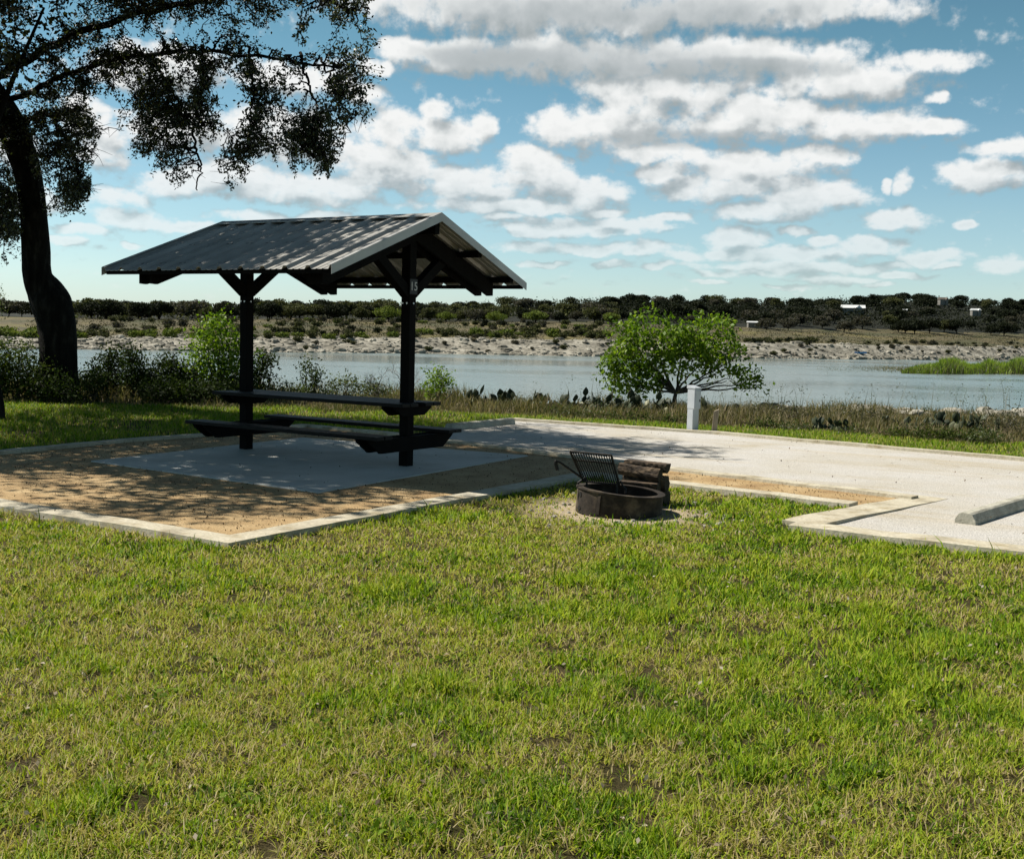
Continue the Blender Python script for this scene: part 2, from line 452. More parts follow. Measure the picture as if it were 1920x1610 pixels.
CLOUDS = [  # cx, cy, rx, ry in the sky as seen; each turned into a direction
    (1090, 110, 350, 62), (1370, 112, 330, 54), (850, 108, 160, 44), (1590, 152, 220, 46), (1750, 118, 110, 32), (1020, 20, 520, 70), (1420, 10, 420, 60), (1250, 165, 260, 40), (760, 100, 80, 30),
    (1170, 235, 190, 66), (1050, 240, 78, 52), (1390, 224, 210, 64), (1590, 232, 230, 52), (1740, 238, 110, 24), (1200, 195, 110, 46), (1230, 285, 150, 28), (1330, 190, 60, 30), (1500, 200, 60, 34),
    (830, 250, 115, 50), (730, 240, 90, 56), (690, 290, 120, 50), (815, 205, 40, 34), (900, 240, 46, 36),
    (1010, 325, 95, 56), (870, 345, 130, 52), (740, 318, 140, 56), (620, 350, 150, 50), (1100, 358, 110, 36), (960, 384, 260, 24), (980, 300, 50, 34), (1060, 340, 60, 34),
    (330, 345, 120, 36), (430, 330, 130, 46), (225, 372, 70, 28), (190, 265, 72, 72), (150, 215, 60, 56), (330, 240, 140, 54), (520, 250, 170, 64), (560, 150, 160, 48), (300, 130, 190, 64), (60, 380, 80, 44), (40, 280, 70, 44), (500, 350, 130, 40),
    (1400, 315, 225, 44), (1240, 322, 95, 30), (1340, 352, 165, 38), (1520, 368, 160, 38), (1430, 398, 160, 24), (1540, 295, 95, 30), (1470, 345, 70, 30),
    (1680, 412, 100, 30), (1802, 421, 34, 14), (1702, 347, 30, 30), (1668, 350, 20, 16),
    (1850, 330, 118, 40), (1880, 277, 100, 26), (1885, 498, 64, 20),
    (1080, 424, 170, 26), (1000, 432, 110, 22), (1210, 428, 80, 20), (1120, 464, 240, 18), (1000, 463, 80, 16), (1380, 444, 98, 32), (1460, 474, 240, 25),
    (1630, 464, 120, 26), (1745, 484, 98, 20), (1480, 500, 290, 17), (1150, 497, 52, 11), (1560, 522, 120, 12), (1380, 512, 120, 12), (1700, 516, 80, 10),
    (250, 412, 100, 30), (150, 432, 70, 15), (500, 408, 120, 18), (600, 404, 80, 16), (125, 451, 44, 11), (250, 462, 34, 9), (340, 425, 80, 14),
    (1290, 480, 60, 14), (1230, 500, 50, 10), (1350, 470, 50, 14), (1550, 450, 60, 16), (1600, 500, 70, 12), (1690, 498, 50, 10), (1780, 500, 40, 9), (1640, 532, 60, 7), (1480, 535, 70, 7), (1330, 530, 60, 7), (1010, 495, 60, 9), (940, 410, 60, 14), (1260, 410, 50, 14), (1500, 428, 50, 12), (1130, 400, 60, 12), (680, 180, 60, 30), (700, 130, 50, 26), (1760, 180, 40, 16),
]


def cloud_group():
    g = bpy.data.node_groups.new("cloud_cover", 'ShaderNodeTree')
    g.interface.new_socket("P", in_out='INPUT', socket_type='NodeSocketVector')
    g.interface.new_socket("D", in_out='OUTPUT', socket_type='NodeSocketFloat')
    g.interface.new_socket("S", in_out='OUTPUT', socket_type='NodeSocketFloat')
    N, L = g.nodes, g.links
    gi, go = N.new("NodeGroupInput"), N.new("NodeGroupOutput")
    # ragged outlines: warp the position by noise
    w1 = N.new("ShaderNodeTexNoise"); w1.inputs['Scale'].default_value = 26; w1.inputs['Detail'].default_value = 6
    L.new(gi.outputs[0], w1.inputs['Vector'])
    ws = N.new("ShaderNodeVectorMath"); ws.operation = 'MULTIPLY_ADD'
    ws.inputs[1].default_value = (0.028, 0.020, 0); ws.inputs[2].default_value = (-0.014, -0.010, 0)
    L.new(w1.outputs['Color'], ws.inputs[0])
    wa = N.new("ShaderNodeVectorMath"); wa.operation = 'ADD'
    L.new(gi.outputs[0], wa.inputs[0]); L.new(ws.outputs[0], wa.inputs[1])
    acc = None
    for (cx, cy, rx, ry) in CLOUDS:
        a0, e0 = angles(cx, cy)
        a1, e1 = angles(cx + rx * 1.05, cy)
        a2, e2 = angles(cx, cy - ry * 1.12)
        sa, se = 1 / (a1 - a0), 1 / (e2 - e0)
        q = N.new("ShaderNodeVectorMath"); q.operation = 'MULTIPLY_ADD'
        q.inputs[1].default_value = (sa, se, 0); q.inputs[2].default_value = (-a0 * sa, -e0 * se, 0)
        L.new(wa.outputs[0], q.inputs[0])
        d = N.new("ShaderNodeVectorMath"); d.operation = 'DOT_PRODUCT'
        L.new(q.outputs[0], d.inputs[0]); L.new(q.outputs[0], d.inputs[1])
        s = N.new("ShaderNodeMath"); s.operation = 'SUBTRACT'; s.use_clamp = True
        s.inputs[0].default_value = 1.0
        L.new(d.outputs['Value'], s.inputs[1])
        if acc is None:
            acc = s.outputs[0]
        else:
            t = N.new("ShaderNodeMath"); t.operation = 'SMOOTH_MAX'; t.inputs[2].default_value = 0.25
            L.new(acc, t.inputs[0]); L.new(s.outputs[0], t.inputs[1])
            acc = t.outputs[0]
    bn = N.new("ShaderNodeTexNoise"); bn.inputs['Scale'].default_value = 52; bn.inputs['Detail'].default_value = 9; bn.inputs['Roughness'].default_value = 0.58
    st = N.new("ShaderNodeVectorMath"); st.operation = 'MULTIPLY'; st.inputs[1].default_value = (1, 1.5, 1)
    sp_ = N.new("ShaderNodeSeparateXYZ"); L.new(gi.outputs[0], sp_.inputs[0])
    e1_ = N.new("ShaderNodeMath"); e1_.operation = 'MAXIMUM'; L.new(sp_.outputs[1], e1_.inputs[0]); e1_.inputs[1].default_value = -0.03
    e2_ = N.new("ShaderNodeMath"); e2_.operation = 'ADD'; L.new(e1_.outputs[0], e2_.inputs[0]); e2_.inputs[1].default_value = 0.12
    e4_ = N.new("ShaderNodeMath"); e4_.operation = 'LOGARITHM'; L.new(e2_.outputs[0], e4_.inputs[0]); e4_.inputs[1].default_value = math.e
    cb_ = N.new("ShaderNodeCombineXYZ"); L.new(sp_.outputs[0], cb_.inputs[0]); L.new(e4_.outputs[0], cb_.inputs[1])
    st.inputs[1].default_value = (1.15, 0.42, 1)
    L.new(cb_.outputs[0], st.inputs[0]); L.new(st.outputs[0], bn.inputs['Vector'])
    o1 = N.new("ShaderNodeMath"); o1.operation = 'MULTIPLY_ADD'; o1.inputs[1].default_value = 2.4; o1.inputs[2].default_value = -1.08
    L.new(bn.outputs[0], o1.inputs[0])
    vo = N.new("ShaderNodeTexVoronoi"); vo.feature = 'F1'; vo.inputs['Scale'].default_value = 34
    vo.inputs['Detail'].default_value = 3.0; vo.inputs['Roughness'].default_value = 0.55; vo.normalize = True
    L.new(st.outputs[0], vo.inputs['Vector'])
    ov = N.new("ShaderNodeMath"); ov.operation = 'MULTIPLY_ADD'; ov.inputs[1].default_value = -2.6
    L.new(vo.outputs['Distance'], ov.inputs[0]); L.new(o1.outputs[0], ov.inputs[2])
    o1 = ov
    o2 = N.new("ShaderNodeMath"); o2.operation = 'MULTIPLY_ADD'; o2.inputs[1].default_value = 2.0
    L.new(acc, o2.inputs[0]); L.new(o1.outputs[0], o2.inputs[2])
    L.new(o2.outputs[0], go.inputs[0])
    lo = N.new("ShaderNodeTexNoise"); lo.inputs['Scale'].default_value = 30; lo.inputs['Detail'].default_value = 3.2; lo.inputs['Roughness'].default_value = 0.5
    L.new(st.outputs[0], lo.inputs['Vector'])
    o3 = N.new("ShaderNodeMath"); o3.operation = 'MULTIPLY_ADD'; o3.inputs[1].default_value = 1.5; o3.inputs[2].default_value = -0.75
    L.new(lo.outputs[0], o3.inputs[0])
    o4 = N.new("ShaderNodeMath"); o4.operation = 'ADD'; L.new(acc, o4.inputs[0]); L.new(o3.outputs[0], o4.inputs[1])
    L.new(o4.outputs[0], go.inputs[1])
    return g


SKY_STRENGTH = 0.075
N, L = wt.nodes, wt.links
sky = N.new("ShaderNodeTexSky")
sky.sky_type = 'NISHITA'
sky.sun_disc = False
sky.sun_elevation = EL_SUN
sky.sun_rotation = AZ_SUN
sky.altitude = 0
sky.air_density = 1.0
sky.dust_density = 0.2
sky.ozone_density = 1.5
tc = N.new("ShaderNodeTexCoord")
sep = N.new("ShaderNodeSeparateXYZ"); L.new(tc.outputs['Generated'], sep.inputs[0])
azn = N.new("ShaderNodeMath"); azn.operation = 'ARCTAN2'; L.new(sep.outputs[0], azn.inputs[0]); L.new(sep.outputs[1], azn.inputs[1])
eln = N.new("ShaderNodeMath"); eln.operation = 'ARCSINE'; L.new(sep.outputs[2], eln.inputs[0])
cmb = N.new("ShaderNodeCombineXYZ"); L.new(azn.outputs[0], cmb.inputs[0]); L.new(eln.outputs[0], cmb.inputs[1])
grp = cloud_group()
g1 = N.new("ShaderNodeGroup"); g1.node_tree = grp; L.new(cmb.outputs[0], g1.inputs[0])
off = N.new("ShaderNodeVectorMath"); off.operation = 'ADD'; off.inputs[1].default_value = (-0.006, 0.014, 0); L.new(cmb.outputs[0], off.inputs[0])
g2 = N.new("ShaderNodeGroup"); g2.node_tree = grp; L.new(off.outputs[0], g2.inputs[0])
cov = N.new("ShaderNodeMapRange"); cov.interpolation_type = 'SMOOTHSTEP'; cov.inputs[1].default_value = -0.15; cov.inputs[2].default_value = 1.0
L.new(g1.outputs[0], cov.inputs[0])
df1 = N.new("ShaderNodeMath"); df1.operation = 'SUBTRACT'; L.new(g1.outputs[1], df1.inputs[0]); L.new(g2.outputs[1], df1.inputs[1])
df2 = N.new("ShaderNodeMath"); df2.operation = 'SUBTRACT'; L.new(g1.outputs[0], df2.inputs[0]); L.new(g2.outputs[0], df2.inputs[1])
df = N.new("ShaderNodeMath"); df.operation = 'MULTIPLY_ADD'; L.new(df2.outputs[0], df.inputs[0]); df.inputs[1].default_value = 0.32; L.new(df1.outputs[0], df.inputs[2])
lit = N.new("ShaderNodeMapRange"); lit.interpolation_type = 'SMOOTHSTEP'; lit.inputs[1].default_value = -0.85; lit.inputs[2].default_value = 0.62
L.new(df.outputs[0], lit.inputs[0])
thick = N.new("ShaderNodeMapRange"); thick.inputs[1].default_value = 0.5; thick.inputs[2].default_value = 1.6; thick.inputs[3].default_value = 1.0; thick.inputs[4].default_value = 0.70
L.new(g1.outputs[0], thick.inputs[0])
lm = N.new("ShaderNodeMath"); lm.operation = 'MULTIPLY'; L.new(lit.outputs[0], lm.inputs[0]); L.new(thick.outputs[0], lm.inputs[1])
# the broad grey bellies of the nearest clouds
lml = lm.outputs[0]
for (cx, cy, rx, ry) in ((1130, 118, 360, 44), (900, 108, 150, 30), (1400, 130, 220, 26), (1280, 262, 200, 22), (1150, 20, 500, 40)):
    a0, e0 = angles(cx, cy); a1, _e = angles(cx + rx, cy); _a, e2 = angles(cx, cy - ry)
    q = N.new("ShaderNodeVectorMath"); q.operation = 'MULTIPLY_ADD'
    q.inputs[1].default_value = (1 / (a1 - a0), 1 / (e2 - e0), 0); q.inputs[2].default_value = (-a0 / (a1 - a0), -e0 / (e2 - e0), 0)
    L.new(cmb.outputs[0], q.inputs[0])
    d_ = N.new("ShaderNodeVectorMath"); d_.operation = 'DOT_PRODUCT'; L.new(q.outputs[0], d_.inputs[0]); L.new(q.outputs[0], d_.inputs[1])
    f_ = N.new("ShaderNodeMapRange"); f_.interpolation_type = 'SMOOTHSTEP'; f_.inputs[1].default_value = 0.0; f_.inputs[2].default_value = 1.3; f_.inputs[3].default_value = 0.42; f_.inputs[4].default_value = 1.0
    L.new(d_.outputs['Value'], f_.inputs[0])
    mm_ = N.new("ShaderNodeMath"); mm_.operation = 'MULTIPLY'; L.new(lml, mm_.inputs[0]); L.new(f_.outputs[0], mm_.inputs[1])
    lml = mm_.outputs[0]
K = 1.0 / SKY_STRENGTH
ccol = ramp(wt, lml, [(0.0, (0.38, 0.43, 0.445)), (0.28, (0.54, 0.58, 0.595)), (0.50, (0.76, 0.79, 0.79)), (0.80, (0.96, 0.97, 0.96))])
ck = N.new("ShaderNodeVectorMath"); ck.operation = 'SCALE'; ck.inputs['Scale'].default_value = K * 0.61; L.new(ccol, ck.inputs[0])
air = ramp(wt, eln.outputs[0], [(0.0, (0.70, 0.86, 1.10)), (0.04, (0.80, 0.95, 1.08)), (0.10, (0.80, 0.95, 0.96)), (0.24, (0.55, 0.80, 0.73)), (0.32, (0.46, 0.68, 0.64)), (0.6, (0.30, 0.33, 0.29))])
tint = mixc(wt, 1.0, sky.outputs[0], air, 'MULTIPLY')
ah = N.new("ShaderNodeMapRange"); ah.interpolation_type = 'SMOOTHSTEP'; ah.inputs[1].default_value = 0.02; ah.inputs[2].default_value = 0.17; ah.inputs[3].default_value = 0.45; ah.inputs[4].default_value = 1.0
L.new(eln.outputs[0], ah.inputs[0])
cv = N.new("ShaderNodeMath"); cv.operation = 'MULTIPLY'; L.new(cov.outputs[0], cv.inputs[0]); L.new(ah.outputs[0], cv.inputs[1])
fin = mixc(wt, cv.outputs[0], tint, ck.outputs[0])
bg = N.new("ShaderNodeBackground"); bg.inputs['Strength'].default_value = SKY_STRENGTH
L.new(fin, bg.inputs['Color'])
wo = N.new("ShaderNodeOutputWorld"); L.new(bg.outputs[0], wo.inputs['Surface'])
W.cycles.sampling_method = 'MANUAL'
W.cycles.sample_map_resolution = 512

vs = S.view_settings
vs.view_transform = 'Standard'; vs.look = 'None'; vs.gamma = 1.0; vs.use_curve_mapping = False
vs.exposure = 0.64
S.display_settings.display_device = 'sRGB'
S.render.engine = 'CYCLES'
S.cycles.max_bounces = 8
S.cycles.diffuse_bounces = 3
S.cycles.transparent_max_bounces = 8
S.cycles.use_denoising = True
S.cycles.caustics_reflective = False
S.cycles.caustics_refractive = False

# ------------------------------------------------------------------ terrain
ZW = -6.0                                   # lake level below the lawn
CX = np.array([-2500, -300, 150, 500, 800, 1100, 1420, 1700, 1920, 2300, 4500], float)
Y_SH = np.array([640, 650, 655, 660, 663, 668, 672, 674.5, 676, 679, 690], float)
Y_LIP = np.array([610, 626, 636, 633, 635, 638, 643, 648, 652, 656, 670], float)
Y_TRE = np.array([570, 592, 598, 600, 603, 607, 617, 625, 628, 632, 650], float)
Y_RID = np.array([555, 580, 584, 584, 581, 574, 575, 566, 578, 584, 600], float)


def colinfo(px):
    """for one column of the far bank: the azimuth slope and four (D, z) stations"""
    ys, yl, yt, yr = (np.interp(px, CX, t) for t in (Y_SH, Y_LIP, Y_TRE, Y_RID))
    a, k = ray(px, ys)
    D0 = (ZW - CAMH) / k
    out = [(D0, ZW)]
    for y_, dD in ((yl, 22), (yt, 130), (yr, 380)):
        a2, k2 = ray(px, y_)
        out.append((D0 + dD, CAMH + k2 * (D0 + dD)))
    return a, out


AZC = np.array([-3000, -1400, -300] + list(range(-100, 2101, 50)) + [2300, 3300, 4500], float)
INFO = [colinfo(p) for p in AZC]
TA = np.array([i[0] for i in INFO])
TD = np.array([[q[0] for q in i[1]] for i in INFO])
TZ = np.array([[q[1] for q in i[1]] for i in INFO])


def far_z(x, y):
    x, y = np.asarray(x, float), np.asarray(y, float)
    ys = np.maximum(y, 1.0)
    a = x / ys
    d = [np.interp(a, TA, TD[:, k]) for k in range(4)]
    z = [np.interp(a, TA, TZ[:, k]) for k in range(4)]
    r = np.where(y < d[0], np.maximum(ZW - (d[0] - y) * 0.08, ZW - 2.5), 0)
    for k in range(3):
        t = np.clip((y - d[k]) / (d[k + 1] - d[k]), 0, 1)
        if k == 0:                            # ledges of rock
            st = 4.0
            tt = (np.floor(t * st) + np.clip((t * st - np.floor(t * st)) * 2.5, 0, 1)) / st
            t = 0.45 * t + 0.55 * tt
        seg = z[k] + (z[k + 1] - z[k]) * t
        r = np.where((y >= d[k]) & (y < d[k + 1] if k < 2 else y >= d[k]), seg, r)
    r = np.where(y > d[3], z[3] - (y - d[3]) * 0.03, r)
    rockm = np.clip((y - d[0]) / 4, 0, 1) * np.clip((d[1] + 12 - y) / 12, 0, 1)
    r = r + rockm * (fbm(x, y, 0.16, 5) - 0.5) * 1.6
    r = r + np.clip((y - d[1]) / 40, 0, 1) * (fbm(x, y, 0.02, 9) - 0.5) * 2.0
    return r, d


LIPX = np.array([-60, -14, -9, -4, 0, 3, 7, 11, 16, 60], float)
LIPY = np.array([31, 26.5, 25.5, 25.3, 25.2, 25.0, 24.9, 25.0, 25.0, 20], float)


def near_z(x, y):
    lip = np.interp(x, LIPX, LIPY) + (vn(x, y, 0.45, 4) - 0.5) * 1.6
    s = np.clip((y - lip) / 16.0, 0, 1)
    z = -8.5 * s ** 0.8
    rgh = np.clip((y - lip + 3.5) / 3.5, 0, 1)
    return z + rgh * (fbm(x, y, 0.9, 12) - 0.45) * 0.22


def ground_z(x, y):
    fz, d = far_z(x, y)
    return np.where(np.asarray(y) < 60, near_z(np.asarray(x, float), np.asarray(y, float)), fz)


angs = np.concatenate([np.linspace(-80, -32, 26), np.linspace(-31, 31, 240), np.linspace(32, 80, 26)])
tt = np.tan(np.radians(angs))
Ds = np.concatenate([[0.3, 1, 2, 3.2], np.linspace(4, 19, 16), np.linspace(19.5, 32, 40), np.linspace(34, 60, 14), np.linspace(64, 250, 14),
                     np.linspace(255, 640, 190), np.linspace(650, 1100, 50), np.geomspace(1150, 9000, 24)])
xx = tt[None, :] * Ds[:, None]
yy = np.repeat(Ds[:, None], len(tt), 1)
zz = ground_z(xx, yy)
V = np.stack([xx, yy, zz], -1).reshape(-1, 3)
nr, ncl = xx.shape
idx = np.arange(nr * ncl).reshape(nr, ncl)
Q = np.stack([idx[:-1, :-1], idx[:-1, 1:], idx[1:, 1:], idx[1:, :-1]], -1).reshape(-1, 4)
# behind and under the viewer
back = np.array([[-90, 0.3, 0], [90, 0.3, 0], [90, -60, 0], [-90, -60, 0]], float)
nb = len(V)
V = np.concatenate([V, back])
Q = np.concatenate([Q, [[nb, nb + 3, nb + 2, nb + 1]]])
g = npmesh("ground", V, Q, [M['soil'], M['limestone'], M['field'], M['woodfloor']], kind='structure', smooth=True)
cxm, cym = V[Q].mean(1)[:, 0], V[Q].mean(1)[:, 1]
_, dd = far_z(cxm, cym)
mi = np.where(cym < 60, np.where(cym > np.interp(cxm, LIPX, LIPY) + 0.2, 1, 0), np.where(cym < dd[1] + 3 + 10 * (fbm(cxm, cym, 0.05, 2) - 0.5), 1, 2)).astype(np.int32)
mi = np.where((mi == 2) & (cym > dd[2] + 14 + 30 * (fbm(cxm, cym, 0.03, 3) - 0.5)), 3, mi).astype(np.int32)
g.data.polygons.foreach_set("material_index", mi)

m_ = MB(); m_.add([(-3000, 26, ZW), (3000, 26, ZW), (3000, 1500, ZW), (-3000, 1500, ZW)], [(0, 1, 2, 3)])
m_.build("water", M['water'], kind='structure')


# ------------------------------------------------------------------ flat work: mulch, gravel pad, kerbs, slab
def P2(*pts):
    return [G(*p) for p in pts]


kA = P2((0, 953), (429, 1023), (1105, 895.5), (1600, 953))
d0 = (kA[0] - kA[1]).normalized()
kA = [kA[0] + d0 * 12] + kA
kB = P2((0, 853), (230, 830), (440, 815), (575, 801))
d1 = (kB[0] - kB[1]).normalized()
_a, _b = kB[0], kA[1]
_den = d1.x * d0.y - d1.y * d0.x
_t = ((_b.x - _a.x) * d0.y - (_b.y - _a.y) * d0.x) / _den
_c = _a + d1 * _t
kA[0] = _c.copy()
kB = [_c.copy()] + kB
kU = P2((755, 819), (1250, 882), (1715, 938))
kX = P2((1500, 988), (1748, 934.5))
kL = P2((1487, 994), (1920, 1044)); kL.append(kL[1] + (kL[1] - kL[0]).normalized() * 4)
kF = P2((963, 790), (1340, 815.5), (1920, 866)); kF.append(kF[2] + (kF[2] - kF[1]).normalized() * 8)
kE = P2((963, 790), (755, 819))
kM = P2((575, 801), (755, 819))
mulch_poly = [kA[0], kA[1], kA[2], kA[3], kA[4], G(1715, 938), kU[1], kU[0], kB[4], kB[3], kB[2], kB[1]]
pad_poly = [kE[0], kE[1], kU[1], kU[2], kX[0], kL[1], kL[2], kF[3], kF[2], kF[1]]


def sheet(name, poly, z, material, step=None):
    b_ = MB()
    P = [(p.x, p.y, z) for p in poly]
    b_.add(P, [tuple(range(len(P)))])
    return b_.build(name, material, kind='structure')


sheet("mulch_path", mulch_poly, 0.012, M['mulch'])
sheet("gravel_driveway", pad_poly, 0.016, M['gravel'])


def kerb(pts, w, h=0.05, z0=-0.03):
    """a strip of poured kerb along a polyline, mitred, with slightly wandering edges"""
    P = []
    for i in range(len(pts) - 1):
        a, b_ = pts[i], pts[i + 1]
        n = max(1, int((b_ - a).length / 0.35))
        P += [a.lerp(b_, k / n) for k in range(n)]
    P.append(pts[-1])
    V, Fs = [], []
    for i, p in enumerate(P):
        t1 = (P[min(i + 1, len(P) - 1)] - P[i]) if i < len(P) - 1 else P[i] - P[i - 1]
        t0 = (P[i] - P[i - 1]) if i else t1
        t1, t0 = t1.normalized(), t0.normalized()
        n1 = Vector((-(t0 + t1).y, (t0 + t1).x, 0)).normalized()
        s_ = 1 / max(0.5, n1.dot(Vector((-t0.y, t0.x, 0))))
        w1 = w * 0.5 * s_ * (1 + 0.12 * (random.random() - 0.5))
        hh = (h if not isinstance(h, tuple) else h[0] + (h[1] - h[0]) * i / (len(P) - 1)) + 0.010 * (random.random() - 0.5)
        for q in (p - n1 * w1, p + n1 * w1):
            V.append((q.x, q.y, z0))
        for q in (p - n1 * (w1 - 0.012), p + n1 * (w1 - 0.012)):
            V.append((q.x, q.y, hh))
    for i in range(len(P) - 1):
        a, b_ = i * 4, i * 4 + 4
        Fs += [(a, b_, b_ + 2, a + 2), (a + 2, b_ + 2, b_ + 3, a + 3), (a + 3, b_ + 3, b_ + 1, a + 1)]
    n = len(P) - 1
    Fs += [(0, 2, 3, 1), (n * 4, n * 4 + 1, n * 4 + 3, n * 4 + 2)]
    return V, Fs


kb = MB()
for pts, w, h in ((kA, 0.25, 0.055), (kB, 0.2, 0.049), (kU, 0.2, 0.045), (kL, 0.3, 0.06), (kF, 0.16, 0.06), (kM, 0.2, 0.047), (kX, 0.36, (0.044, 0.020))):
    kb.add(*kerb(pts, w, h))
kb.build("kerb", M['kerb'], kind='structure')

slab_poly = P2((597, 927), (170, 867.5), (566, 823), (990, 857))
b_ = MB(); b_.prism([(p.x, p.y, -0.05) for p in slab_poly], (0, 0, 0.074))
b_.build("slab_pavement", M['slab'], bevel=0.008, kind='structure')

# ------------------------------------------------------------------ picnic shelter
X0, D0, TH, LP = -1.1978, 12.8969, 1.0125, 2.5112
PU = Vector((-math.sin(TH), math.cos(TH), 0))
PV = Vector((math.cos(TH), math.sin(TH), 0))
PO = Vector((X0, D0, 0))
ZS = 0.024
fr = Matrix.Identity(4)
for i in range(3):
    fr[i][0], fr[i][1] = PU[i], PV[i]
fr[0][3], fr[1][3] = X0, D0


def frame_thing(name, label, cat):
    o = thing(name, label, cat)
    o.matrix_world = fr
    return o


sh = frame_thing("picnic_shelter", "open picnic shelter with ribbed metal gable roof on two dark timber posts", "shelter")
A = 0.060
ZR, ZE, WR, RS0, RS1 = 2.81, 2.138, 1.80, -0.43, 2.94
slope = (ZR - ZE) / WR
for s in (0, LP):
    b_ = MB(); b_.box((s, 0, (ZS + ZR - 0.16) / 2), (A, 0, 0), (0, A, 0), (0, 0, (ZR - 0.16 - ZS) / 2))
    post = b_.build("post", M['wood'], sh, bevel=0.006)
    for p_, q_ in (((s - 0.028, -A, 1.86), (s - 0.028, -A - 0.012, 1.86)), ((s + 0.03, -A, 1.86), (s + 0.03, -A - 0.012, 1.86)), ((s - A, 0.0, 1.86), (s - A - 0.012, 0.0, 1.86))):
        bm_ = MB(); bm_.tube([p_, q_], 0.011, 10)
        bm_.build("bolt", M['bolt'], post)
    for sg in (-1, 1):
        # rafter with a tapered tail
        b_ = MB()
        rt = 1.565
        zt = lambda t: ZR - 0.055 - slope * t
        prof = [(0, zt(0)), (rt, zt(rt)), (rt, zt(rt) - 0.165), (rt - 0.08, zt(rt - 0.08) - 0.20), (0, zt(0) - 0.20)]
        b_.prism([(s + 0.062, sg * t, z) for t, z in prof], (0.045, 0, 0))
        b_.prism([(s - 0.107, sg * t, z) for t, z in prof], (0.045, 0, 0))
        b_.build("rafter", M['wood'], sh)
        # knee brace from post to rafters
        b_ = MB()
        a0, a1 = Vector((s, sg * 0.045, 1.97)), Vector((s, sg * 0.74, 2.47))
        dv = (a1 - a0).normalized(); nv = Vector((0, -dv.z, dv.y))
        b_.box((a0 + a1) / 2, (0.05, 0, 0), nv * 0.055, dv * (a1 - a0).length / 2)
        b_.build("brace", M['wood'], sh)
for t in (-1.52, -0.82, 0.82, 1.52):
    b_ = MB(); z = ZR - 0.052 - slope * abs(t)
    b_.box(((RS0 + RS1) / 2, t, z + 0.005), ((RS1 - RS0) / 2 - 0.03, 0, 0), (0, 0.04, 0), (0, 0, 0.035))
    b_.build("purlin", M['wood'], sh)
b_ = MB(); b_.box(((RS0 + RS1) / 2, 0, ZR - 0.12), ((RS1 - RS0) / 2 - 0.05, 0, 0), (0, 0.04, 0), (0, 0, 0.07))
b_.build("ridge_beam", M['wood'], sh)


def roof_sheet(sg):
    """ribbed sheet: high ribs every 0.306 m with two low swages between"""
    prof = []
    pitch = 0.3064
    n = int(round((RS1 - RS0) / pitch))
    for i in range(n + 1):
        c0 = RS0 + i * pitch
        for ds, dz in ((-0.046, 0), (-0.020, 0.036), (0.020, 0.036), (0.046, 0), (0.100, 0), (0.108, 0.006), (0.121, 0.006), (0.129, 0), (0.180, 0), (0.188, 0.006), (0.201, 0.006), (0.209, 0)):
            s = c0 + ds
            if RS0 - 1e-6 <= s <= RS1 + 1e-6:
                prof.append((s, dz))
    V, Fs = [], []
    k = len(prof)
    for th in (0.0, -0.003):
        for t in (0.0, WR * 0.5, WR):
            for s, dz in prof:
                V.append((s, sg * t, ZR - slope * t + dz + th))
    for off_ in (0, 3 * k):
        for r_ in range(2):
            for i in range(k - 1):
                a = off_ + r_ * k + i
                Fs.append((a, a + 1, a + 1 + k, a + k))
    for i in range(k - 1):
        a = 2 * k + i
        Fs.append((a, a + 1, a + 1 + 3 * k, a + 3 * k))
    b_ = MB(); b_.add(V, Fs)
    return b_.build("roof_panel", M['roof'], sh)


roof_sheet(-1); roof_sheet(1)
b_ = MB()
for sg in (-1, 1):
    b_.prism([(RS0 - 0.002, 0, ZR + 0.044), (RS0 - 0.002, sg * 0.12, ZR + 0.044 - 0.12 * slope), (RS0 - 0.002, sg * 0.12, ZR + 0.038 - 0.12 * slope), (RS0 - 0.002, 0, ZR + 0.038)], (RS1 - RS0 + 0.004, 0, 0))
b_.build("ridge_cap", M['roof'], sh)
for s0, dr in ((RS0 - 0.005, -0.006), (RS1 + 0.005, 0.006)):
    b_ = MB()
    for sg in (-1, 1):
        b_.prism([(s0, 0, ZR + 0.04), (s0, sg * (WR + 0.012), ZE + 0.036), (s0, sg * (WR + 0.012), ZE - 0.052), (s0, 0, ZR - 0.052)], (dr, 0, 0))
        dn = 0.055 * (-1 if dr > 0 else 1)
        b_.prism([(s0, 0, ZR + 0.046), (s0 + dn, 0, ZR + 0.046), (s0 + dn, 0, ZR + 0.0405), (s0, 0, ZR + 0.0405)], (0, sg * (WR + 0.012), -(ZR - ZE) - 0.004))
    b_.build("rake_trim", M['trim'], sh)
for sg in (-1, 1):
    b_ = MB()
    b_.box(((RS0 + RS1) / 2, sg * (WR - 0.05), ZE - 0.018), ((RS1 - RS0) / 2 - 0.01, 0, 0), (0, 0.012, 0), (0, 0, 0.022))
    b_.build("eave_board", M['wood'], sh)
# number plate on the post's end face
b_ = MB(); b_.box((-A - 0.004, 0, 2.045), (0.004, 0, 0), (0, 0.070, 0), (0, 0, 0.085))
plate = b_.build("number_plate", M['darkgap'], sh)
cu = bpy.data.curves.new("number", 'FONT')
cu.body = "15"; cu.size = 0.135; cu.extrude = 0.0015; cu.align_x = 'CENTER'; cu.align_y = 'CENTER'; cu.space_character = 1.05
tmp = bpy.data.objects.new("number", cu); COL.objects.link(tmp)
bpy.context.view_layer.update()
me = bpy.data.meshes.new_from_object(tmp.evaluated_get(bpy.context.evaluated_depsgraph_get()))
bpy.data.objects.remove(tmp)
me.materials.clear(); me.materials.append(M['paintwhite'])
num = link(bpy.data.objects.new("number", me), plate)
num.matrix_local = Matrix(((0, 0, -1, -A - 0.0105), (1, 0, 0, 0.0), (0, 1, 0, 2.045), (0, 0, 0, 1)))
